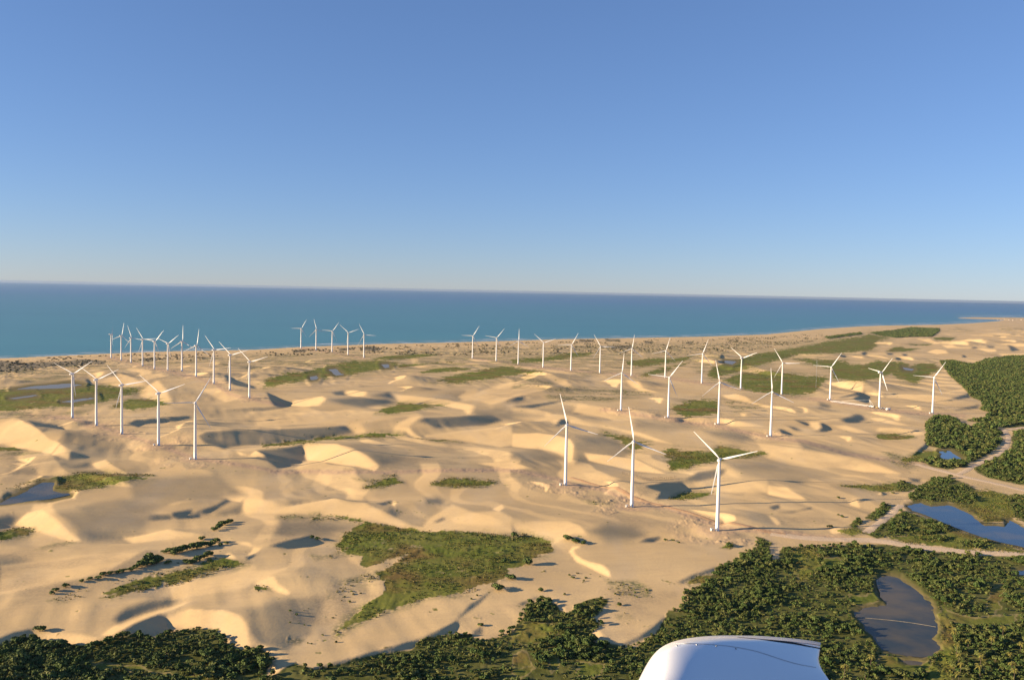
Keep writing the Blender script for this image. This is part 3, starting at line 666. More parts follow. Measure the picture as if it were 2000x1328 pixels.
c = mixc(t, mul(t, dk_, ramp(t, fine, .3, .5)), c, mixc(t, mid, (.21, .18, .125), (.16, .14, .09)))
c = mixc(t, wt_, c, mixc(t, mid, (.20, .15, .07), (.13, .12, .045)))
t.links.new(c, bs.inputs['Base Color'])
bp = N(t, 'ShaderNodeBump', Strength=.35, Distance=1.0)
t.links.new(mul(t, mul(t, fine, .5), mul(t, tiny, .15), 'ADD'), bp.inputs['Height'])
t.links.new(bp.outputs[0], bs.inputs['Normal'])

# ---------------------------------------------------------------- ground, sea, ponds
cols = {'cover': np.stack([M_grass, M_sparse, M_red, M_scrub], 1), 'ground': np.stack([np.clip(M_wood, 0, 1) * (1 - M_clear), M_wet, M_dark, M_dark_sand], 1)}
cols['cover'][:, 0] = np.maximum(cols['cover'][:, 0], M_clear * M_wood)
gi = (np.arange(NR - 1)[:, None] * NA + np.arange(NA - 1)[None, :]).ravel()
quads = np.stack([gi, gi + 1, gi + NA + 1, gi + NA], 1)
allsea = (M_land < .001).reshape(NR, NA)
qs = ~(allsea[:-1, :-1] & allsea[1:, :-1] & allsea[:-1, 1:] & allsea[1:, 1:]).ravel()
GV = np.stack([VX, VY, VZ], 1)
qk = quads[qs]
used = np.unique(qk); remap = np.zeros(len(VX), np.int32); remap[used] = np.arange(len(used))
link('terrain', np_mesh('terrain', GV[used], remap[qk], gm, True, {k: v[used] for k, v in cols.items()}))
tag(bpy.data.objects['terrain'], 'wide pale dune field with grassy hollows behind the beach', 'ground', kind='structure')

sm, t, bs = mat('sea water', (.030, .105, .135), .42, .32)
geo = N(t, 'ShaderNodeNewGeometry').outputs['Position']
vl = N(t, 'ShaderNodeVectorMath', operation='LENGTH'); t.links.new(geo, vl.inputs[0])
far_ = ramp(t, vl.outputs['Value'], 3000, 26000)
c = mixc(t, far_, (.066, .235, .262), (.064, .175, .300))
c = mixc(t, mul(t, ramp(t, noise(t, .0011, 5, geo, .6, (.35, 1, 1)), .45, .7), .45), c, (.052, .185, .235))
sh = N(t, 'ShaderNodeVertexColor', layer_name='shore').outputs[0]
shs = N(t, 'ShaderNodeSeparateColor'); t.links.new(sh, shs.inputs[0])
c = mixc(t, mul(t, shs.outputs[0], .75), c, (.12, .22, .21))
foam = mul(t, shs.outputs[1], ramp(t, noise(t, .02, 5, geo, .7, (.25, 1, 1)), .5, .62))
c = mixc(t, foam, c, (.62, .62, .58))
t.links.new(c, bs.inputs['Base Color'])
bp = N(t, 'ShaderNodeBump', Strength=.5, Distance=1.2)
t.links.new(noise(t, .05, 6, geo, .65, (1, 1.6, 1)), bp.inputs['Height']); t.links.new(bp.outputs[0], bs.inputs['Normal'])
# sea sheet: rings out to the horizon
srad = np.concatenate([np.linspace(300, 2600, 12, endpoint=False), np.geomspace(2600, 16000, 420), np.geomspace(16500, 125000, 40)])
saz = np.linspace(-math.pi / 3, math.pi / 3, 500)
SA, SR = np.meshgrid(saz, srad)
SX, SY = (SR * np.sin(SA)).ravel(), (SR * np.cos(SA)).ravel()
sx, sy = project(SX, SY, np.zeros_like(SX))
jig = 1.6 * fbm(SX / 260, SY / 260, 3, 41)
i_, a_ = pmask(sx, sy + jig * .5, LAND, 12)
shore = np.zeros((len(SX), 4), np.float32); shore[i_, 0] = a_
i_, a_ = pmask(sx, sy + jig, LAND, 1e-3)
dd = np.full(len(SX), 99.0)
lo = (sx > -300) & (sx < 2400)
ii = np.nonzero(lo & (sy > 600) & (sy < 740))[0]
dd[ii] = sdist(sx[ii], sy[ii] + jig[ii], LAND)
shore[:, 1] = np.maximum(sstep(4.2, 3.0, dd) * sstep(1.4, 2.2, dd), sstep(1.8, .5, dd))
gi = (np.arange(len(srad) - 1)[:, None] * 500 + np.arange(499)[None, :]).ravel()
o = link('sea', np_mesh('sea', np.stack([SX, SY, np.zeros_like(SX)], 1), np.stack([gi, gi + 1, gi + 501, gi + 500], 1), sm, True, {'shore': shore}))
tag(o, 'calm blue green sea reaching to the horizon', 'sea', kind='structure')

pm, t, bs = mat('pond water', (.030, .050, .065), .06, .5)
geo = N(t, 'ShaderNodeNewGeometry').outputs['Position']
c = mixc(t, ramp(t, noise(t, .03, 4, geo), .5, .68), (.022, .040, .055), (.075, .066, .035))
t.links.new(c, bs.inputs['Base Color'])
bp = N(t, 'ShaderNodeBump', Strength=.06, Distance=.3)
t.links.new(noise(t, .6, 4, geo), bp.inputs['Height']); t.links.new(bp.outputs[0], bs.inputs['Normal'])
mm2, t, bs = mat('marsh water', (.20, .21, .20), .45, .3)
pm3, t, bs = mat('murky pond water', (.06, .065, .05), .25, .10)
geo = N(t, 'ShaderNodeNewGeometry').outputs['Position']
t.links.new(mixc(t, ramp(t, noise(t, .022, 4, geo, .5), .42, .62), (.040, .050, .048), (.12, .095, .05)), bs.inputs['Base Color'])
bp = N(t, 'ShaderNodeBump', Strength=.08, Distance=.3); t.links.new(noise(t, .6, 4, geo), bp.inputs['Height']); t.links.new(bp.outputs[0], bs.inputs['Normal'])
PLAB = ['long blue pond with a bulging far shore beside the pale track', 'dark oval pond among trees crossed by a thin sandy line', 'tiny bright blue pond among trees below the dark grove',
        'grey blue pool at the left edge beside a green hollow', 'small dark puddle just below the oval pond', 'sliver of blue pond at the right edge above the trees']
for k, (p, zp) in enumerate(zip(PONDS, POND_Z)):
    if zp is None: continue
    cen = p.mean(0); q = cen + (p - cen) * 1.0
    q = np.array([plane_at(a, b, zp)[:2] for a, b in p])
    q = np.concatenate([q[j] + (q[(j + 1) % len(q)] - q[j]) * np.linspace(0, 1, 7)[:-1, None] for j in range(len(q))])
    for _ in range(2): q = (np.roll(q, 1, 0) + 2 * q + np.roll(q, -1, 0)) / 4
    wob = 2.0 if k < SHALLOW else 9.0
    q = q + wob * np.stack([fbm(q[:, 0] / 14, q[:, 1] / 14, 3, 91), 1.6 * fbm(q[:, 0] / 14, q[:, 1] / 14, 3, 92)], 1)
    cen = q.mean(0); dq = q - cen; q = cen + dq * (1 + 3.0 / np.maximum(np.linalg.norm(dq, axis=1), 3))[:, None]
    me = bpy.data.meshes.new('pond'); me.from_pydata([(a, b, zp) for a, b in q], [], [tuple(range(len(q)))[::-1]])
    me.materials.append(pm3 if k in (1, 3, 4) else pm if k < SHALLOW else mm2); me.update()
    if me.polygons[0].normal.z < 0: me.flip_normals()
    tag(link('pond', me), PLAB[k] if k < len(PLAB) else 'thin sheet of marsh water in the green wetland', 'pond', group=None if k < len(PLAB) else 'marsh pools', kind='structure')
print('ground', round(time.time() - T0, 1))
# ---------------------------------------------------------------- turbines
wm, t, bs = mat('white turbine paint', (.80, .80, .78), .45, .4)
geo = N(t, 'ShaderNodeTexCoord').outputs['Object']
t.links.new(mixc(t, ramp(t, noise(t, .25, 4, geo, .6, (4, 4, .3)), .5, .8), (.74, .74, .72), (.66, .65, .62)), bs.inputs['Base Color'])
bm_, _, _ = mat('blade coating', (.66, .67, .68), .42, .4)
gm_, _, _ = mat('grey fittings', (.28, .29, .30), .6, .3)
HUB = 79.0
def ringz(r, z, n=20): return [(r * math.cos(2 * math.pi * j / n), r * math.sin(2 * math.pi * j / n), z) for j in range(n)]
def blade_mesh():
    b = MB(); st = [(0.9, 1.0, 1.0, 0), (2.4, 1.05, 1.0, 0), (5.5, 1.9, .42, 14), (8.5, 2.5, .26, 12), (14, 2.05, .21, 8), (22, 1.5, .18, 5), (31, 1.0, .16, 3), (38, .65, .15, 1), (41.3, .5, .15, 0), (42, .12, .2, 0)]
    rings = []
    for z, ch, th, tw in st:
        a = R(tw + 14); r_ = []
        for j in range(14):
            q = 2 * math.pi * j / 14
            x = .5 * ch * math.cos(q) - (.16 * ch if th < .9 else 0); y = .5 * ch * th * math.sin(q) * (1 + .35 * math.cos(q) if th < .9 else 1)
            r_.append((-(x * math.cos(a) - y * math.sin(a)), x * math.sin(a) + y * math.cos(a) + .0009 * z * z, z))
        rings.append(r_)
    b.loft(rings)
    return b
def make_turbine():
    root = empty('wind_turbine', (0, 0, 0))
    b = MB(); prof = [(2.35, -.6), (2.35, .25), (2.12, .3), (2.08, 12), (1.98, 26), (1.98, 26.15), (1.80, 51), (1.80, 51.15), (1.42, HUB - 2.0), (1.5, HUB - 1.9), (1.5, HUB - 1.5)]
    b.loft([ringz(r, z, 28) for r, z in prof]); tw = b.build('tower', wm, root)
    d = MB(); d.box((0, -2.1, 2.6), (1.0, .22, 2.2), .05); d.build('door', gm_, tw)
    s = MB(); s.box((0, -2.7, .75), (1.3, 1.2, 1.5), .05); s.build('steps', gm_, tw)
    n_ = MB(); prof2 = [(-6.6, 1.15, 1.2), (-6.4, 1.5, 1.5), (-3, 1.75, 1.75), (1.2, 1.75, 1.75), (2.6, 1.45, 1.45)]
    rings = []
    for y, wx_, hz in prof2:
        rr = []
        for j in range(20):
            q = 2 * math.pi * j / 20; cx, sx_ = math.cos(q), math.sin(q)
            rr.append((wx_ * abs(cx) ** .55 * (1 if cx > 0 else -1), y, HUB + .2 + hz * abs(sx_) ** .55 * (1 if sx_ > 0 else -1)))
        rings.append(rr[::-1])
    n_.loft(rings); na = n_.build('nacelle', wm, root)
    v = MB(); v.tube([(0, -5.4, HUB + 1.8), (0, -5.4, HUB + 3.1)], .07, 6); v.tube([(-.5, -5.4, HUB + 3.0), (.5, -5.4, HUB + 3.0)], .06, 6); v.build('wind_vane', gm_, na)
    h = MB(); prof3 = [(2.7, 1.3), (3.0, 1.55), (4.2, 1.6), (5.2, 1.35), (6.0, .8), (6.35, .15)]
    h.loft([[(r * math.cos(2 * math.pi * j / 18), y, r * math.sin(2 * math.pi * j / 18)) for j in range(18)][::-1] for y, r in prof3])
    hb = h.build('hub', wm, root); hb.location = (0, 0, HUB + .2)
    bl = blade_mesh()
    for k in range(3):
        o = bl.build('blade', bm_, root) if k == 0 else first.copy()
        if k == 0: first = o
        else: C.objects.link(o); o.parent = root
        o.location = (0, 3.9, HUB + .2)
    return root
def copy_tree(o, parent=None):
    c_ = o.copy(); C.objects.link(c_); c_.parent = parent
    for ch in list(o.children): copy_tree(ch, c_)
    return c_
proto = make_turbine()
seen = {}
for i, (t_, g) in enumerate(zip(TURB, PADS)):
    bx, by, hx, hy, tx, ty, nose, row = t_
    o = proto if i == 0 else copy_tree(proto)
    zf = float(zat(g[0], g[1]))
    # size so that the tower reaches its hub in the photograph
    dist = math.hypot(g[0], g[1])
    dh = ray(hx, hy); hz = CAM[2] + dh[2] / math.hypot(dh[0], dh[1]) * dist
    s = (hz - zf) / HUB
    s = min(max(s, .9), 1.12)
    azv = math.degrees(math.atan2(g[0], g[1]))
    k_ = max(abs(math.cos(R(nose - azv))), .25)
    ang = math.atan2(hy - ty, (tx - hx) / k_)
    o.location = (g[0], g[1], zf); o.scale = (s, s, s); o.rotation_euler = (0, 0, -R(nose))
    kk = 0
    angs = []
    for ch in o.children:
        if ch.name.split('.')[0] == 'blade':
            a = ang + kk * 2 * math.pi / 3; kk += 1; angs.append(math.degrees(a) % 360)
            ch.rotation_euler = (0, math.pi / 2 - a, 0)
    best = min(angs, key=lambda q: abs(q - 90)) - 90
    pose = 'one blade straight up' if abs(best) < 12 else ('blades in a Y' if abs(best) > 46 else ('top blade leaning left' if best > 0 else 'top blade leaning right'))
    rn, cnt = ROWN[row]; q = seen.get(row, 0); seen[row] = q + 1
    pos = 'leftmost' if q == 0 else ('rightmost' if q == cnt - 1 else ORD[q] + ' from left')
    tag(o, f'wind turbine, {pose}, {pos} in {rn}', 'wind turbine', 'white wind turbines on the dunes')

# small switch cabins at the tower feet
cm, _, _ = mat('cabin plaster', (.72, .70, .66), .7, .2)
rm_, _, _ = mat('cabin roof', (.45, .44, .42), .8, .2)
def make_cabin():
    r_ = empty('transformer_cabin', (0, 0, 0))
    b = MB(); b.box((0, 0, 1.25), (2.6, 3.2, 2.9), .06); b.build('wall', cm, r_)
    b = MB(); b.box((0, 0, 2.82), (3.0, 3.6, .24), .08); b.build('roof', rm_, r_)
    b = MB(); b.box((0, -1.63, 1.15), (1.2, .08, 2.0)); b.build('door', gm_, r_)
    return r_
cab = None
for i in (40, 41, 39, 35, 36, 37, 38, 34, 15, 14, 32):
    bx, by = TURB[i][0], TURB[i][1]
    f = CAM[2] * F / np.hypot(*PADS[i][:2]) / CAM[2]
    sidex = PADS[i][0] - 6.2; sidey = PADS[i][1] - 1.5
    cb = make_cabin() if cab is None else copy_tree(cab)
    cab = cab or cb
    cb.location = (sidex, sidey, float(zat(sidex, sidey)) - .1); cb.rotation_euler = (0, 0, R(-10 + (i * 37) % 25))
    lab = bpy.data.objects['wind_turbine' if i == 0 else f'wind_turbine.{i:03d}']['label']
    tail = lab.split(', ')[2]
    tag(cb, f'small cabin beside the turbine {tail}', 'cabin', 'switch cabins at the turbines')
print('turbines', round(time.time() - T0, 1))

# ---------------------------------------------------------------- crane and site clutter by the back line
ym, _, _ = mat('white crane paint', (.78, .77, .73), .5, .3)
yl, _, _ = mat('yellow machine paint', (.55, .36, .05), .5, .3)
dk, _, _ = mat('dark rubber', (.04, .04, .04), .8, .2)
bx0, bx1 = ground(1702, 796), ground(1622, 784)
cr = empty('crawler_crane', (bx0[0], bx0[1], float(zat(bx0[0], bx0[1]))))
cr.rotation_euler = (0, 0, math.atan2(bx1[1] - bx0[1], bx1[0] - bx0[0]))
blen = math.hypot(bx1[0] - bx0[0], bx1[1] - bx0[1])
for s in (-1, 1):
    b = MB(); b.box((0, s * 3.6, .9), (10, 1.3, 1.8), .5); b.build('track', dk, cr)
b = MB(); b.box((-1, 0, 3.1), (9.5, 4.2, 2.6), .3); bd = b.build('body', ym, cr)
b = MB(); b.box((3.2, 2.9, 3.2), (2.4, 1.6, 2.6), .2); b.build('cab', ym, cr)
b = MB(); b.box((-6.8, 0, 3.6), (2.4, 5.6, 3.8), .2); b.build('counterweight', gm_, cr)
def lattice(b, p0, p1, wd, n):
    p0, p1 = Vector(p0), Vector(p1); ax = (p1 - p0); L_ = ax.length; ax.normalize()
    s1 = ax.cross(Vector((0, 1, 0))).normalized() if abs(ax.y) < .9 else Vector((1, 0, 0)); s2 = ax.cross(s1)
    cs = [s1 * a * wd / 2 + s2 * c_ * wd / 2 for a, c_ in ((-1, -1), (1, -1), (1, 1), (-1, 1))]
    rr = wd * .07
    for c_ in cs: b.tube([p0 + c_ * .3, p0 + ax * L_ * .06 + c_, p0 + ax * L_ * .94 + c_, p1 + c_ * .3], rr, 5)
    for k in range(n):
        a0, a1 = p0 + ax * L_ * (.06 + .88 * k / n), p0 + ax * L_ * (.06 + .88 * (k + 1) / n)
        for q in range(4): b.tube([a0 + cs[q], a1 + cs[(q + 1) % 4]], rr * .6, 4)
gz1 = float(zat(bx1[0], bx1[1])) - cr.location.z
b = MB(); lattice(b, (4, 0, 3.2), (blen, 0, gz1 + 1.4), 2.6, 36); b.build('boom', ym, cr)
b = MB(); lattice(b, (1, 0, 4.4), (6.0, 0, 18), 1.5, 8); b.build('mast', ym, cr)
b = MB()
for s in (-.6, .6): b.tube([(6, s, 18), (blen * .72, s, gz1 * .7 + 5)], .12, 5); b.tube([(6, s, 18), (-6.5, s, 5)], .12, 5)
b.build('pendant_line', ym, cr)
tag(cr, 'white crawler crane with its long lattice boom lowered onto the sand between two towers', 'crane')
def vehicle(name, px, py, col, rz, label, cat, kind):
    g = ground(px, py); o = empty(name, (g[0], g[1], float(zat(g[0], g[1]))), rz)
    if kind == 'loader':
        b = MB(); b.box((0, 0, 2.0), (6, 2.8, 1.6), .3); b.build('body', col, o)
        b = MB(); b.box((.4, 0, 3.6), (2.0, 2.0, 1.8), .2); b.build('cab', gm_, o)
        b = MB(); b.tube([(2.6, 0, 2.4), (6.2, 0, 5.6)], .35, 6); b.build('arm', col, o)
        b = MB(); b.box((6.6, 0, 5.4), (1.6, 2.8, 1.3), .2); b.build('bucket', col, o)
    else:
        b = MB(); b.box((3.6, 0, 2.1), (2.6, 2.5, 2.6), .25); b.build('cab', ym, o)
        b = MB(); b.box((-1.6, 0, 1.5), (8.0, 2.5, .6), .1); b.build('flatbed', gm_, o)
        b = MB(); b.box((-1.6, 0, 2.7), (5.0, 2.2, 1.8), .2); b.build('load', gm_, o)
    for x in (-3.4 if kind != 'loader' else -1.9, 1.9 if kind == 'loader' else 3.4):
        for s in (-1.25, 1.25):
            b = MB(); b.tube([(x, s - .25, .75), (x, s + .25, .75)], .78, 12); b.build('wheel', dk, o)
    tag(o, label, cat)
vehicle('loader', 1713, 797.5, yl, R(160), 'yellow loader parked at the foot of the unfinished turbine', 'loader', 'loader')
vehicle('flatbed_truck', 1724, 799, ym, R(10), 'dark loaded truck between the unfinished tower and the white housing', 'truck', 'truck')
g = ground(1735, 801)
o = empty('machine_housing', (g[0], g[1], float(zat(g[0], g[1]))), R(15))
b = MB(); b.loft([[(x, w_ * math.cos(q) * 2.6, 2.6 + w_ * math.sin(q) * 2.5) for q in [2 * math.pi * j / 16 for j in range(16)]] for x, w_ in ((-6, .55), (-5.4, .9), (-2, 1), (3, 1), (5, .8), (6.2, .35))])
b.build('shell', ym, o)
b = MB(); b.box((-2, 0, .2), (7, 3, .5), .05); b.build('cradle', gm_, o)
tag(o, 'white rounded machine housing lying on the sand right of the unfinished turbine', 'machine part')
# measuring mast and pole
g = ground(1593.5, 759); o = empty('measuring_mast', (g[0], g[1], float(zat(g[0], g[1]))))
b = MB(); lattice(b, (0, 0, -.3), (0, 0, 84), .9, 60); b.build('mast', gm_, o)
b = MB(); b.tube([(-2.2, 0, 80), (2.2, 0, 80)], .1, 5); b.tube([(-2.2, 0, 80), (-2.2, 0, 81)], .12, 5); b.build('sensor_arm', gm_, o)
for q in range(3):
    a = R(30 + 120 * q); b = MB(); b.tube([(0, 0, 78), (38 * math.cos(a), 38 * math.sin(a), float(zat(g[0] + 38 * math.cos(a), g[1] + 38 * math.sin(a))) - o.location.z)], .05, 4); b.build('guy_wire', gm_, o)
tag(o, 'very thin grey lattice mast rising from the green hollow left of the crane boom', 'mast')
g = ground(224, 699); o = empty('flagpole', (g[0], g[1], float(zat(g[0], g[1]))))
b = MB(); b.tube([(0, 0, -.2), (0, 0, 20)], [.45, .3], 8); b.build('pole', wm, o)
b = MB(); b.box((-1.2, 0, .9), (3.4, 2.4, 2.2), .1); b.build('base_box', wm, o)
tag(o, 'short white pole at the foot of the farthest left turbine by the beach', 'pole')

# ---------------------------------------------------------------- sand fences
fm, _, _ = mat('weathered wood', (.16, .115, .075), .9, .1)
def fence(pts, n, hgt, label):
    P3 = [ground(*p) for p in pts]; L_ = [0]
    for a, b_ in zip(P3[:-1], P3[1:]): L_.append(L_[-1] + np.linalg.norm(b_ - a))
    o = empty('sand_fence', (P3[0][0], P3[0][1], float(zat(P3[0][0], P3[0][1])))); base = np.array(o.location)
    rr = random.Random(5); tops = []
    for k in range(n):
        d_ = L_[-1] * k / (n - 1); q = [np.interp(d_, L_, [p[i] for p in P3]) for i in (0, 1)]
        z = float(zat(q[0], q[1])); h = hgt * rr.uniform(.75, 1.15)
        a = np.array([q[0], q[1], z - .4]) - base; c_ = a + np.array([rr.uniform(-.3, .3) - .5, rr.uniform(-.2, .2), h + .4])
        b = MB(); b.tube([a, c_], .16, 5); b.build('post', fm, o); tops.append(a + (c_ - a) * .7)
    b = MB(); b.tube(tops, .06, 4); b.build('wire', fm, o)
    tag(o, label, 'fence')
fence([(1216, 926), (1232, 930), (1247, 935), (1262, 938), (1285, 937), (1310, 936), (1320, 933)], 34, 4.2, 'row of leaning wooden posts above the dark hollow behind the middle near turbine')
fence([(672, 919.5), (679, 919.5), (688, 919.5)], 6, 4.5, 'short pale row of posts at the foot of the bright slip face')
fence([(1500, 802), (1520, 797), (1560, 800)], 10, 2.0, 'thin low posts near the small hollow below the back line')if False else None

# ---------------------------------------------------------------- tracks
def ribbon(name, pts, width, mt, lift, label, cat):
    P3 = np.array([ground(*p)[:2] for p in pts]); d_ = np.r_[0, np.cumsum(np.linalg.norm(np.diff(P3, axis=0), axis=1))]
    n = max(int(d_[-1] / 2.5), 8); s = np.linspace(0, d_[-1], n)
    x, y = np.interp(s, d_, P3[:, 0]), np.interp(s, d_, P3[:, 1])
    ker = np.ones(9) / 9
    pad = lambda v: np.convolve(np.r_[[v[0]] * 4, v, [v[-1]] * 4], ker, 'valid')
    x, y = pad(x), pad(y); tx, ty = np.gradient(x), np.gradient(y); l_ = np.hypot(tx, ty); nx_, ny_ = -ty / l_, tx / l_
    jl = 1 + .22 * vnoise(s / 14, s * 0 + 3, 51); jr = 1 + .22 * vnoise(s / 11, s * 0 + 9, 52)
    V = []; K = 5
    for k in range(K):
        f = (k / (K - 1) - .5) * width * np.where(k < K / 2, jl, jr)
        X_, Y_ = x + nx_ * f, y + ny_ * f; edge = abs(k - 2) == 2
        V.append(np.stack([X_, Y_, zat(X_, Y_) + (lift * .3 if edge else lift)], 1))
    V = np.stack(V, 1).reshape(-1, 3); a = (np.arange(n - 1)[:, None] * K + np.arange(K - 1)[None, :]).ravel()
    me = np_mesh(name, V, np.stack([a, a + 1, a + K + 1, a + K], 1), mt)
    if me.polygons[0].normal.z < 0: me.flip_normals()
    tag(link(name, me), label, cat, kind='structure')
def trackmat(nm, c1, c2):
    mm_, t, bs = mat(nm, c1, .95, .05); geo = N(t, 'ShaderNodeNewGeometry').outputs['Position']
    t.links.new(mixc(t, ramp(t, noise(t, .25, 5, geo, .65), .35, .65), c1, c2), bs.inputs['Base Color'])
    bp = N(t, 'ShaderNodeBump', Strength=.5, Distance=.6); t.links.new(noise(t, .6, 4, geo), bp.inputs['Height']); t.links.new(bp.outputs[0], bs.inputs['Normal'])
    return mm_
pale = trackmat('pale sandy track', (.66, .50, .33), (.58, .44, .28)); orange = trackmat('orange dirt road', (.46, .27, .14), (.50, .34, .20))
ribbon('sandy_track', [(1500, 1041), (1570, 1050), (1640, 1054), (1690, 1054), (1735, 1058), (1780, 1067), (1850, 1074), (1920, 1080), (2000, 1084), (2110, 1088)], 17, pale, .35, 'pale sandy track running right below the long pond', 'track')
ribbon('sandy_track', [(1785, 906), (1830, 917), (1870, 928), (1930, 941), (2000, 958), (2110, 980)], 13, pale, .35, 'broad pale track leaving the dunes towards the right edge', 'track')
ribbon('sandy_track', [(1872, 927), (1900, 911), (1950, 888), (1966, 872), (1970, 854), (1962, 840), (2000, 834), (2090, 832)], 9, pale, .35, 'pale track climbing between tree blocks at the right', 'track')
ribbon('sandy_track', [(1760, 985), (1742, 1003), (1722, 1018), (1690, 1042)], 9, pale, .35, 'short sandy path down between two shrub groves', 'track')
ribbon('dirt_road', [(1112, 932), (1175, 950), (1235, 970), (1300, 989), (1375, 1011), (1420, 1022), (1480, 1034), (1540, 1044)], 7.0, orange, .4, 'narrow orange dirt road running past the three nearest turbines', 'road')
bankm = trackmat('dry bank', (.40, .33, .23), (.26, .22, .14))
ribbon('causeway', [(1664, 1202), (1735, 1212), (1790, 1219), (1836, 1224)], 1.0, bankm, 1.05, 'thin sandy causeway crossing the dark oval pond', 'causeway')
print('site', round(time.time() - T0, 1))
# ---------------------------------------------------------------- plants
def leafmat(nm, cols_):
    mm_, t, bs = mat(nm, cols_[0], .7, .15)
    v = N(t, 'ShaderNodeVertexColor', layer_name='tint'); sp = N(t, 'ShaderNodeSeparateColor'); t.links.new(v.outputs[0], sp.inputs[0])
    c = mixc(t, sp.outputs[0], cols_[0], cols_[1]); c = mixc(t, mul(t, sp.outputs[1], .8), c, cols_[2])
    t.links.new(c, bs.inputs['Base Color'])
    return mm_
lf = leafmat('broad leaves', [(.040, .074, .019), (.096, .134, .032), (.16, .155, .048)])
pf = leafmat('palm fronds', [(.07, .085, .02), (.19, .17, .035), (.22, .17, .05)])
tf = leafmat('grass tufts', [(.08, .10, .018), (.15, .145, .03), (.22, .16, .06)])
bk, t, bs = mat('bark', (.13, .10, .07), .9, .1)
geo = N(t, 'ShaderNodeTexCoord').outputs['Object']
t.links.new(mixc(t, noise(t, 3, 4, geo, .6, (1, 1, .3)), (.16, .125, .09), (.08, .062, .045)), bs.inputs['Base Color'])
def crown(r_, nleaf, size, rad_, hgt, base, lobes, flat=.75):
    """leaf quads spread through a handful of lobes; returns verts, tint"""
    cs = []
    for k in range(lobes):
        a = r_.uniform(0, 2 * math.pi); q = rad_ * .62 * math.sqrt(r_.uniform(0, 1)) if k else 0
        cs.append((q * math.cos(a), q * math.sin(a), base + hgt * r_.uniform(.30, .62) if k else base + hgt * .55, rad_ * r_.uniform(.38, .62), r_.uniform(0, 1)))
    cs = np.array(cs); pick = r_.integers(0, lobes, nleaf)
    d_ = r_.normal(size=(nleaf, 3)); d_ /= np.linalg.norm(d_, axis=1)[:, None]
    d_[:, 2] = np.where(d_[:, 2] < -.45, -d_[:, 2], d_[:, 2])
    rr = cs[pick, 3] * r_.uniform(.62, 1.08, nleaf)
    c_ = cs[pick, :3] + d_ * rr[:, None] * np.array([1, 1, flat])
    c_[:, 2] = np.maximum(c_[:, 2], base * .6)
    n_ = d_ + r_.normal(size=(nleaf, 3)) * .55; n_ /= np.linalg.norm(n_, axis=1)[:, None]
    a_ = np.cross(n_, r_.normal(size=(nleaf, 3))); a_ /= np.linalg.norm(a_, axis=1)[:, None]; b_ = np.cross(n_, a_)
    s_ = size * r_.uniform(.6, 1.25, nleaf)[:, None]
    V = np.stack([c_ - a_ * s_ - b_ * s_ * .6, c_ + a_ * s_ * .7 - b_ * s_ * .75, c_ + a_ * s_ + b_ * s_ * .55, c_ - a_ * s_ * .6 + b_ * s_ * .8], 1).reshape(-1, 3)
    tone = np.clip(.25 + .5 * cs[pick, 4] + r_.normal(size=nleaf) * .16, 0, 1)
    return V, np.repeat(tone, 4)
def tint(tone, second): return np.stack([tone, np.full(len(tone), second), np.zeros(len(tone)), np.ones(len(tone))], 1)
def quads_of(V): return np.arange(len(V)).reshape(-1, 4)
rg = np.random.default_rng(11)
TREES = []
for k in range(9):
    rad_, hgt = rg.uniform(2.6, 4.3), rg.uniform(4.2, 6.4)
    V, tone = crown(rg, 420, .55, rad_, hgt * .78, hgt * .24, int(rg.integers(6, 11)))
    cme = np_mesh('crown', V, quads_of(V), lf, False, {'tint': tint(tone, float(rg.uniform(0, 1) ** 2.2))})
    b = MB(); top = hgt * .62; lean = rg.uniform(-.4, .4, 2)
    b.tube([(0, 0, -.4), (lean[0] * .4, lean[1] * .4, top * .45), (lean[0], lean[1], top)], [.26, .19, .08], 7)
    for q in range(4):
        a = q * 1.6 + rg.uniform(0, .8); b.tube([(lean[0] * .5, lean[1] * .5, top * (.4 + .1 * q)), (lean[0] + rad_ * .5 * math.cos(a), lean[1] + rad_ * .5 * math.sin(a), top * (.8 + .08 * q))], [.12, .04], 5)
    tr = b.build('trunk', bk); tme = tr.data; bpy.data.objects.remove(tr)
    TREES.append((cme, tme, rad_))
BUSH = []
for k in range(5):
    V, tone = crown(rg, 320, .42, 2.4, 3.0, .15, int(rg.integers(5, 9)), .7)
    cme = np_mesh('foliage', V, quads_of(V), lf, False, {'tint': tint(tone * .8, float(rg.uniform(0, .3)))})
    b = MB()
    for q in range(4): a = q * 1.6; b.tube([(0, 0, -.3), (.5 * math.cos(a), .5 * math.sin(a), .6), (1.2 * math.cos(a), 1.2 * math.sin(a), 1.5)], [.1, .07, .03], 5)
    tr = b.build('stem', bk); tme = tr.data; bpy.data.objects.remove(tr)
    BUSH.append((cme, tme))
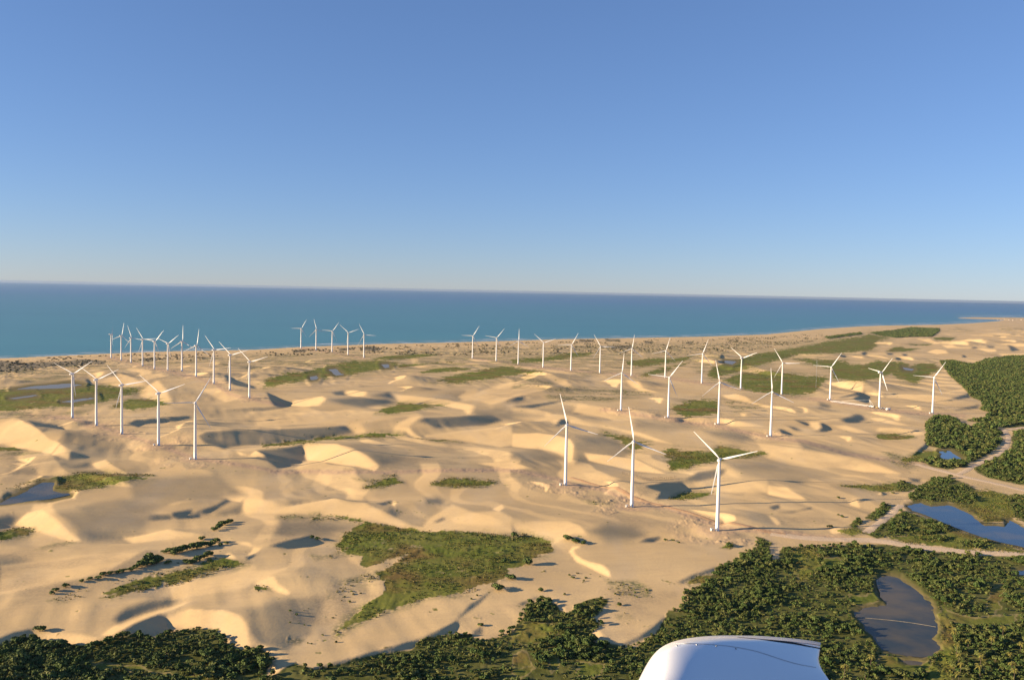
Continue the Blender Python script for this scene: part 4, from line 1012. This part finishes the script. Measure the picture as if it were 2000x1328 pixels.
def palm_mesh(seed):
    r_ = np.random.default_rng(seed); h = r_.uniform(6.5, 9.5); lx, ly = r_.uniform(-1, 1, 2)
    b = MB(); b.tube([(0, 0, -.4), (lx * .2, ly * .2, h * .4), (lx, ly, h)], [.24, .17, .13], 7)
    tr = b.build('trunk', bk); tme = tr.data; bpy.data.objects.remove(tr)
    V = []; F_ = []; tn = []
    for k in range(20):
        a = k * 2.4 + r_.uniform(-.2, .2); el = r_.uniform(-.25, 1.15); ln = r_.uniform(2.4, 3.2)
        fd = np.array([math.cos(a), math.sin(a), 0]); sd_ = np.array([-math.sin(a), math.cos(a), 0]); tone = r_.uniform(0, 1)
        prev = None
        for q in range(5):
            f = q / 4; pos = np.array([lx, ly, h]) + fd * ln * f * math.cos(el * (1 - .4 * f)) + np.array([0, 0, ln * (f * math.sin(el) - .75 * f * f)])
            wv = .52 * math.sin(math.pi * min(.12 + f * .86, 1)) + .05; i0 = len(V)
            V += [pos - sd_ * wv - np.array([0, 0, wv * .45]), pos, pos + sd_ * wv - np.array([0, 0, wv * .45])]; tn += [tone] * 3
            if prev is not None: F_ += [(prev, prev + 1, i0 + 1, i0), (prev + 1, prev + 2, i0 + 2, i0 + 1)]
            prev = i0
    return np_mesh('crown', np.array(V), np.array(F_), pf, False, {'tint': tint(np.array(tn), .2)}), tme
PALMS = [palm_mesh(s) for s in (3, 4, 5)]
def plant(name, part, loc, cme, tme, s, sz, rz, label, cat, group=None, stem='trunk'):
    o = empty(name, loc, rz); o.scale = (s, s, s * sz)
    link(stem, tme, o); link(part, cme, o)
    return tag(o, label, cat, group)
def inside(px, py, polys, grow=0):
    v = np.zeros(len(px), bool)
    for p in polys:
        i, mm = pmask(px, py, p, 3 + grow)
        v[i] |= sdist(px[i], py[i], p) < grow
    return v
def scatter(x0, x1, y0, y1, step, seed):
    r_ = np.random.default_rng(seed)
    X, Y = np.meshgrid(np.arange(x0, x1, step), np.arange(y0, y1, step)); X = X.ravel() + r_.uniform(-.48, .48, X.size) * step; Y = Y.ravel() + r_.uniform(-.48, .48, Y.size) * step
    Z = zat(X, Y); px, py = project(X, Y, Z)
    return X, Y, Z, px, py
# --- palms standing in the lower right wood
SPOTS = [(1936, 1253), (1871, 1291), (1875, 1310), (1873, 1324), (1914, 1296), (1914, 1320), (1972, 1284), (1974, 1312), (1980, 1325), (1861, 1240), (1958, 1238), (1700, 1300), (1690, 1318), (1648, 1320), (1890, 1262), (1993, 1262), (1868, 1272)]
for k, (a, b_) in enumerate(SPOTS):
    g = ground(a, b_ + 9); z = float(zat(g[0], g[1])); q = PALMS[k % 3]
    plant('palm_tree', 'crown', (g[0], g[1], z - .1), q[0], q[1], rg.uniform(.95, 1.25), 1, rg.uniform(0, 6.2),
          'yellow green palm among dark trees right of the oval pond' if a > 1800 else 'yellow green palm between the aircraft cowling and the oval pond', 'palm', 'palms right of the pond' if a > 1800 else 'palms left of the pond')
# --- woods
Xn, Yn, Zn_, px, py = scatter(-700, 900, 470, 1350, 3.7, 21)
Xf_, Yf_, Zf_, pxf, pyf = scatter(560, 2600, 1150, 4200, 6.6, 22)
kn = inside(px, py, WOOD) & ~inside(px, py, CLEAR, 1) & ~inside(px, py, PONDS, 9) & (px > -130) & (px < 2140) & (py < 1420)
dens = fbm(Xn / 26, Yn / 30, 3, 61); npx_all = px
npx_all = px
kn &= (rg.uniform(0, 1, len(px)) < np.clip(np.where(npx_all < 560, .8, .5) + 1.6 * dens, .08, 1))
kf = (Yf_ > 1350) & inside(pxf, pyf, WOOD) & ~inside(pxf, pyf, PONDS, 5) & (pxf < 2140) & (pyf < 1000)
kf &= (rg.uniform(0, 1, len(pxf)) < np.clip(.9 + .8 * fbm(Xf_ / 60, Yf_ / 60, 3, 62), .3, 1))
# keep tracks free
TRK = [P('1500,1041 1640,1054 1735,1058 1780,1067 1850,1074 1920,1080 2000,1084 2110,1088'), P('1785,906 1870,928 1930,941 2000,958 2110,980'), P('1872,927 1900,911 1950,888 1966,872 1970,854 1962,840 2000,834 2090,832'), P('1760,985 1742,1003 1722,1018 1690,1042')]
def off_track(px, py):
    v = np.ones(len(px), bool)
    for l_ in TRK:
        i, mm = line_mask(px, py, l_, 14, 5); v[i[mm > .4]] = False
    return v
kn &= off_track(px, py); kf &= off_track(pxf, pyf)
nx_, ny_, nz_, npx, npy = Xn[kn], Yn[kn], Zn_[kn], px[kn], py[kn]
sizes = np.clip(.50 + .42 * fbm(nx_ / 30, ny_ / 30, 2, 63) + np.abs(rg.normal(size=len(nx_))) * .26, .26, 1.4) * np.where(npx < 560, .95, .82)
vis = (npx > 4) & (npx < 1996) & (npy < 1322) & ~((npx > 1255) & (npx < 1625) & (npy > 1236))
score = np.where(vis, sizes * 1000 / np.hypot(nx_, ny_), 0)
order = np.argsort(-score); lead = order[:300]; rest = np.setdiff1d(np.arange(len(nx_)), lead)
def zone(a, b_):
    if a < 540: return ('leafy dark green tree in the dense wood at the bottom left corner', 'trees in the bottom left wood')
    if a < 1000: return ('rounded green tree in the strip of wood below the shaded dune foot', 'trees below the dune foot')
    if a < 1260: return ('green tree around the olive clearing left of the aircraft cowling', 'trees by the olive clearing')
    if a < 1690 and b_ < 1240: return ('dark leafy tree in the thick wood above the aircraft cowling', 'trees above the cowling')
    if a < 1720: return ('low green tree between the cowling and the oval pond', 'trees left of the oval pond')
    return ('green tree in the scrub wood right of and around the oval pond', 'trees right of the oval pond')
for i in lead:
    c_, t_, _r = TREES[int(rg.integers(0, 9))]
    lb, gp = zone(npx[i], npy[i])
    o = plant('broadleaf_tree', 'crown', (nx_[i], ny_[i], nz_[i] - .1), c_, t_, float(sizes[i]), float(rg.uniform(.8, 1.15)), float(rg.uniform(0, 6.2)), lb, 'tree', gp); o.scale[0] *= float(rg.uniform(.8, 1.35))
def merged(name, X, Y, Z, S, nleaf, leaf, rad_, hgt, base, lobes, mt, seed, label, cat, variants=6, tn2=None):
    r_ = np.random.default_rng(seed); VV = []; TT = []
    var = [crown(r_, nleaf, leaf, rad_, hgt, base, lobes) for _ in range(variants)]
    pick = r_.integers(0, variants, len(X)); rot = r_.uniform(0, 6.28, len(X)); sec = r_.uniform(0, 1, len(X)) ** 2.2
    for v in range(variants):
        i = np.nonzero(pick == v)[0]
        if len(i) == 0: continue
        V, tone = var[v]; c_, s_ = np.cos(rot[i])[:, None], np.sin(rot[i])[:, None]; k_ = S[i][:, None]; e_ = r_.uniform(.7, 1.45, len(i))[:, None]; h_ = r_.uniform(.7, 1.2, len(i))[:, None]
        x = (V[None, :, 0] * e_ * c_ - V[None, :, 1] * s_) * k_ + X[i][:, None]; y = (V[None, :, 0] * e_ * s_ + V[None, :, 1] * c_) * k_ + Y[i][:, None]; z = V[None, :, 2] * k_ * h_ + Z[i][:, None]
        VV.append(np.stack([x, y, z], 2).reshape(-1, 3))
        tt = np.zeros((len(i), len(V), 4)); tt[:, :, 0] = np.clip(tone[None, :] + r_.normal(size=(len(i), 1)) * .15, 0, 1); tt[:, :, 1] = sec[i][:, None]; tt[:, :, 3] = 1
        TT.append(tt.reshape(-1, 4))
    V = np.concatenate(VV); TT = np.concatenate(TT)
    o = link(name, np_mesh(name, V, quads_of(V), mt, False, {'tint': TT}))
    return tag(o, label, cat, kind='stuff')
merged('woodland', nx_[rest], ny_[rest], nz_[rest] - .1, sizes[rest], 150, .8, 3.3, 4.2, 1.0, 7, lf, 31, 'mass of low green woodland trees around the ponds and dune foot', 'woodland')
fs = np.clip(.85 + rg.normal(size=kf.sum()) * .2, .45, 1.4)
merged('distant_woodland', Xf_[kf], Yf_[kf], Zf_[kf] - .1, fs, 70, 1.35, 3.8, 4.8, 1.0, 6, lf, 32, 'dark green wood covering the plain at the right edge', 'woodland')
print('trees', len(nx_), kf.sum(), round(time.time() - T0, 1))
# --- shrubs on open sand
SHRUBS = [  # x, y of the foot, width in photo pixels, label or None for the cluster label
 (1108,1054,26,'wide dark green bush topping the sand mound left of the nearest turbine'),(1124,1060,26,None),(1138,1062,18,None),
 (1032,1102,34,'round dark green bush on the sandy ridge right of the meadow, its shadow trailing right'),(1000,1132,26,'dark bush half hidden behind the white sand ridge beside the meadow'),
 (972,1152,34,'big dome shaped bush at the lower right corner of the meadow'),(995,1130,26,None),(983,1098,22,'dark shrub on the right side of the meadow'),
 (1057,1154,18,'small round bush alone on the pale sand below the meadow'),(1112,1124,9,'tiny upper one of two bushes close together on the pale sand'),(1119,1129,11,'tiny lower one of two bushes close together on the pale sand'),
 (1145,1129,9,None),(1102,1161,9,None),(1210,1182,16,'small bush on a sand hummock between two wood edges'),(1300,1056,12,None),(1314,1056,10,None),(1326,1060,9,None),(1422,1067,20,'yellowish low bush on the sand below the nearest turbine'),
 (610,1050,14,'upper end of a low bush mound at the tip of the crescent shadow'),(620,1054,16,None),
 (321,1080,16,'round bush standing apart at the head of the left shrub line'),(940,1222,18,'bush crowning a small sand knob just above the strip of wood'),(920,1170,8,None),(932,1163,8,None),
 (128,1147,20,'lone dark bush on the brown flat at the lower left'),(78,1232,26,'low wind pressed bush on the sand above the bottom left wood'),
 (922,1044,10,None),(1003,1048,24,None),(1638,973,10,None),
 (1745,964,9,'single thin shrub sticking up on the grassy bank left of the dark grove'),(1620,1030,14,'small dark bush at the head of a round sand hummock'),(1638,1006,8,None),(1645,1010,10,None),
]
LINE = [(292,1096,26),(277,1107,22),(302,1098,22),(312,1096,18),(335,1080,18),(345,1080,20),(355,1077,22),(365,1074,18),(375,1072,20),(392,1068,20),(402,1067,18),(410,1066,16),(422,1059,16),(394,1054,12),(425,1033,14),(418,1036,12),(435,1026,16),(445,1021,12),(452,1019,10),
        (390,1093,16),(405,1087,18),(412,1084,12),(375,1100,14),(200,1124,13),(192,1130,11),(217,1121,11),(360,1098,12),(328,1100,12),(286,1100,18),(430,1066,10),(442,1062,9),(110,1154,12),(100,1160,10),(385,1071,22),(350,1078,20),(340,1083,16),(296,1101,20),(306,1100,18),(265,1110,14),(255,1114,12),(240,1117,12),(228,1119,10),(175,1131,9),(160,1136,9),(428,1030,14),(439,1024,14),(398,1090,14),(382,1097,14),(368,1101,12)]
for k, (a, b_, wpx, lb) in enumerate(SHRUBS):
    g = ground(a, b_); d_ = np.hypot(g[0], g[1]); s = wpx * d_ / F / 6.2
    q = BUSH[k % 5]
    plant('shrub', 'foliage', (g[0], g[1], float(zat(g[0], g[1])) - .1), q[0], q[1], float(s), .8, k * 1.3, lb or 'small dark green bush scattered on the open sand', 'bush', 'bushes on open sand' if not lb else None, 'stem')
for k, (a, b_, wpx) in enumerate(LINE):
    g = ground(a, b_); d_ = np.hypot(g[0], g[1]); q = BUSH[k % 5]
    plant('shrub', 'foliage', (g[0], g[1], float(zat(g[0], g[1])) - .1), q[0], q[1], float(wpx * d_ / F / 6.2 * 1.5), .8, k * 1.7, 'dark green shrub in the broken line along the sandy ridge at lower left', 'bush', 'shrub line on the left ridge', 'stem')
# --- undergrowth between the trees
X, Y, Z, px, py = scatter(-700, 900, 470, 1350, 2.6, 27)
ku = inside(px, py, WOOD) & ~inside(px, py, CLEAR, -1) & ~inside(px, py, PONDS, 7) & (px > -130) & (px < 2140) & (py < 1420) & off_track(px, py) & (rg.uniform(0, 1, len(px)) < np.clip(.32 + 1.1 * fbm(X / 18, Y / 18, 3, 67), .05, .8))
merged('undergrowth', X[ku], Y[ku], Z[ku] - .1, rg.uniform(.5, 1.25, ku.sum()), 22, .5, 1.35, 1.5, .1, 4, lf, 36, 'dense green undergrowth between the trees', 'undergrowth', 8)
X, Y, Z, px, py = scatter(600, 5200, 3800, 9400, 13, 28)
kd = inside(px, py, DARKS[1:3]) & (rg.uniform(0, 1, len(px)) < .85)
merged('distant_woodland', X[kd], Y[kd], Z[kd] - .2, rg.uniform(.9, 1.8, kd.sum()), 50, 1.7, 4.2, 4.5, .3, 6, lf, 37, 'grey green wood behind the beach beyond the back line of turbines', 'woodland')
# --- hummock scrub along the beach and on the left strip, thin ground cover
X, Y, Z, px, py = scatter(-2200, 4200, 1700, 9400, 14, 23)
k1 = (inside(px, py, [SCRUBBY]) & (fbm(X / 70, Y / 160, 3, 64) > .06) & (rg.uniform(0, 1, len(px)) < .22)) | (inside(px, py, DARKS) & (rg.uniform(0, 1, len(px)) < .25))
k1 &= (px > -80) & (px < 2080)
merged('beach_scrub', X[k1], Y[k1], Z[k1] - .4, rg.uniform(.5, 1.25, k1.sum()), 34, 1.6, 4.2, 2.6, .1, 5, leafmat('dry scrub', [(.11, .11, .055), (.16, .15, .08), (.20, .16, .10)]), 33, 'low dry scrub on the hummocks behind the beach', 'scrub')
X, Y, Z, px, py = scatter(-700, 800, 560, 1450, 2.1, 24)
cl = fbm(X / 16, Y / 16, 3, 65)
wgt = inside(px, py, GRASS, 3) * np.clip(.25 + .9 * cl, 0, .7) + inside(px, py, SPARSE) * np.clip(.02 + .5 * cl, 0, .35)
k2 = (rg.uniform(0, 1, len(px)) < wgt) & (px > -60) & (px < 2060) & ~inside(px, py, PONDS, 3)
merged('grass', X[k2], Y[k2], Z[k2] - .05, rg.uniform(.5, 1.3, k2.sum()), 7, .42, .75, .8, .05, 2, tf, 34, 'low green and olive grass filling the hollows between dunes', 'grass', 8)
X, Y, Z, px, py = scatter(-700, 1100, 560, 2400, 5, 25)
cl = fbm(X / 35, Y / 35, 3, 66)
g2 = inside(px, py, [GRASS[6]] + GRASS[5:6]) * np.clip(cl * 1.6 + .02, 0, .6) + inside(px, py, SPARSE) * np.clip(cl * .9, 0, .25) + inside(px, py, [P('560,1150 700,1130 760,1160 700,1240 600,1260 560,1240'), P('0,1195 180,1130 420,1060 330,1120 200,1180 0,1230'), P('1180,1135 1290,1140 1270,1180 1200,1240 1170,1200'), P('1040,1080 1110,1080 1180,1130 1050,1170 1010,1150'), P('600,1250 780,1190 860,1195 700,1260')]) * np.clip(cl * .6, 0, .1)
k3 = (rg.uniform(0, 1, len(px)) < g2) & (px > -60) & (px < 2060) & (py > 740)
merged('low_scrub', X[k3], Y[k3], Z[k3] - .1, rg.uniform(.35, 1.1, k3.sum()), 26, .5, 1.5, 1.3, .05, 4, lf, 35, 'tiny dark scrub dotted over meadow and sand', 'scrub')
print('cover', k1.sum(), k2.sum(), k3.sum(), round(time.time() - T0, 1))

# ---------------------------------------------------------------- far village on the spit
hw, _, _ = mat('limewash', (.72, .68, .62), .8, .2); hr, _, _ = mat('clay tiles', (.38, .20, .13), .85, .1)
hs = None
for k, a in enumerate((1941, 1949, 1955, 1962, 1971, 1979, 1986, 1995)):
    g = ground(a, 624.2 + (k % 3) * .8)
    if hs is None:
        hs = empty('house', (0, 0, 0)); b = MB(); b.box((0, 0, 3), (26, 15, 7)); b.build('wall', hw, hs)
        b = MB(); b.loft([[(x, -8.3, 6.4), (x, 0, 10.5), (x, 8.3, 6.4)] for x in (-14, 14)]); b.build('roof', hr, hs, False)
        o = hs
    else: o = copy_tree(hs)
    o.location = (g[0], g[1], float(zat(g[0], g[1]))); o.rotation_euler = (0, 0, k * .7); s = .55 + .15 * (k % 3); o.scale = (s, s, s)
    tag(o, 'tiny pale house on the far spit at the right horizon', 'house', 'houses on the far spit')

# ---------------------------------------------------------------- the aircraft's own white cowling, just below the camera
cw, t, bs = mat('glossy white aircraft paint', (.82, .82, .81), .36, .4)
bs.inputs['Coat Weight'].default_value = .3; bs.inputs['Coat Roughness'].default_value = .06
cg, _, _ = mat('dark seam', (.015, .015, .018), .6, .2); cv, _, _ = mat('rivet metal', (.35, .36, .38), .35, .5, .6)
OUT = np.array([(1228, 1372), (1240, 1346), (1250, 1328), (1258, 1311), (1268, 1293), (1280, 1276), (1292, 1264), (1305, 1256), (1325, 1249), (1350, 1244.5), (1385, 1241), (1420, 1240), (1480, 1240.8), (1540, 1244.5), (1580, 1249), (1603, 1254)], float)
EDGE = np.array([(1603, 1254), (1602, 1264), (1600, 1276), (1598, 1288), (1600, 1298), (1606, 1310), (1614, 1320), (1622, 1332), (1634, 1352)], float)
def eye(px, py, dist):          # a point this many metres ahead along one line of sight
    d = fwd * F + rt * (px - W0 / 2) - up * (py - H0 / 2)
    return CAM + d / F * dist
# skin: rows follow the outline inward (each row a little nearer the eye and lower), real curved sheet about half a metre across
sx_ = np.concatenate([np.linspace(0, 1, 40)])
def along(arr, n):
    l_ = np.r_[0, np.cumsum(np.linalg.norm(np.diff(arr, axis=0), axis=1))]; s = np.linspace(0, l_[-1], n)
    return np.stack([np.interp(s, l_, arr[:, 0]), np.interp(s, l_, arr[:, 1])], 1)
top = along(OUT, 61)
ker = np.ones(5) / 5
top[2:-2] = np.stack([np.convolve(top[:, i], ker, 'valid') for i in (0, 1)], 1)
NROW = 24
bot_x = np.linspace(1225, 1640, 61)
edge = along(EDGE, NROW)
TX = top; EX = edge
def surf(u, f):
    """photo pixel and distance of the skin at u (left to right) and f (far rim to near)"""
    u, f = np.broadcast_arrays(np.asarray(u, float), np.asarray(f, float))
    tx, ty = np.interp(u * 60, np.arange(61), top[:, 0]), np.interp(u * 60, np.arange(61), top[:, 1])
    e = f ** 1.15
    x = tx * (1 - e) + (1228 + 406 * u) * e; y = ty * (1 - e) + (1372 - 20 * u) * e
    q = np.clip((u * 60 - 44) / 16, 0, 1) ** 2; fr = np.arange(NROW) / (NROW - 1)
    x = x * (1 - q) + np.interp(f, fr, edge[:, 0]) * q; y = y * (1 - q) + np.interp(f, fr, edge[:, 1]) * q
    xx = (x - 1228) / 406
    return x, y, 2.05 + .485 * xx - .40 * f + .10 * f * f + .30 * np.maximum(0, 1 - xx / .17) ** 2 + .16 * np.maximum(0, 1 - f / .12) ** 2
def skin_pt(u, f, lift=0.0):
    x, y, d_ = surf(u, f); return eye(float(x), float(y), float(d_) - lift)
UG, FG = np.meshgrid(np.linspace(0, 1, 500), np.linspace(0, 1, 500)); SGX, SGY, SGD = surf(UG, FG)
def uf(px, py):
    i = np.argmin((SGX - px) ** 2 + (SGY - py) ** 2); return UG.ravel()[i], FG.ravel()[i]
rows = [[skin_pt(j / 60, r_i / (NROW - 1)) for j in range(61)] for r_i in range(NROW)]
# back the sheet with a rolled far lip so that it has thickness
lip = [[q + fwd * .03 + np.array([0, 0, -.012]) for q in rows[0]], [q + fwd * .06 + np.array([0, 0, -.07]) for q in rows[0]], [q + fwd * .06 + np.array([0, 0, -.30]) for q in rows[0]]]
cowl = empty('aircraft_cowling', tuple(rows[12][30]))
cbase = np.array(rows[12][30])
b = MB(); b.loft([[q - cbase for q in r__] for r__ in (lip[::-1] + rows)], cap=False, close=False); 
rim = [r__[60] for r__ in rows]; lft = [r__[0] for r__ in rows]
for col, sg in ((rim, -1), (lft, 1)):        # the flanks turn down and inward, so the panel is a hollow hood rather than a sheet
    b.loft([[q - cbase + rt * sg * a_ + np.array([0, 0, -d_]) for q in col] for a_, d_ in ((0, 0), (.012, .012), (.02, .12), (.03, .32))], cap=False, close=False)
sk_ = b.build('skin', cw, cowl)
def strip(name, c1, c2, lift, mt, n=60):
    """a narrow band lying on the skin between two lines"""
    def path(c):
        q = np.array([uf(*x) for x in c]); k_ = np.linspace(0, len(q) - 1, n); q = np.stack([np.interp(k_, np.arange(len(q)), q[:, i]) for i in (0, 1)], 1)
        for _ in range(25): q[1:-1] = (q[:-2] + 2 * q[1:-1] + q[2:]) / 4
        return q
    a, c_ = path(c1), path(c2)
    R0 = [skin_pt(*x, -.006) - cbase for x in a]; R1 = [skin_pt(*x, lift) - cbase for x in a]; R2 = [skin_pt(*x, lift) - cbase for x in c_]; R3 = [skin_pt(*x, -.006) - cbase for x in c_]
    b = MB(); b.loft([R0, R1, R2, R3], cap=False, close=False); return b.build(name, mt, cowl)
strip('gap_seal', [(1440, 1243.2), (1490, 1247.5), (1540, 1251.6), (1575, 1255.8), (1602.5, 1258.5)], [(1440, 1243.8), (1490, 1248.6), (1540, 1255), (1575, 1261.5), (1602.5, 1266.5)], 0.003, cg)
strip('panel_seam', [(1300, 1258.5), (1340, 1256.4), (1390, 1257), (1440, 1262), (1480, 1270), (1520, 1284), (1560, 1297), (1594, 1301.8)], [(1300, 1259.2), (1340, 1257.1), (1390, 1258), (1440, 1263.3), (1480, 1271.6), (1520, 1285.6), (1560, 1298.4), (1594, 1303)], 0.0015, mat('grey panel joint', (.56, .58, .62), .3, .4)[0])  # thin grey line along the joint between panels
for a, b_ in ((1322, 1260), (1361, 1258.3), (1399, 1261), (1437, 1266.5)):
    c_ = skin_pt(*uf(a, b_), .001) - cbase; b = MB(); b.loft([[(c_[0] + r_ * math.cos(q * math.pi / 4), c_[1] + r_ * math.sin(q * math.pi / 4), c_[2] + h) for q in range(8)] for r_, h in ((.0026, -.004), (.0026, .001), (.0012, .002))]); b.build('rivet', cv, cowl)
tag(cowl, 'glossy white cowling of the aircraft the picture is taken from, at the bottom edge', 'aircraft part')
print('done', round(time.time() - T0, 1))
# ---------------------------------------------------------------- thin sea haze over everything
hm = bpy.data.materials.new('sea haze'); hm.use_nodes = True; t = hm.node_tree; t.nodes.clear()
out = t.nodes.new('ShaderNodeOutputMaterial'); pv = t.nodes.new('ShaderNodeVolumePrincipled')
pv.inputs['Color'].default_value = (.34, .46, .66, 1); pv.inputs['Density'].default_value = 1.0e-5; pv.inputs['Anisotropy'].default_value = .2
t.links.new(pv.outputs[0], out.inputs['Volume'])
b = MB(); b.box((0, 62000, 137), (260000, 136000, 286)); hz = b.build('haze', hm, None, False); hz.visible_shadow = True
tag(hz, 'thin bluish sea haze over the coast', 'haze', kind='stuff')
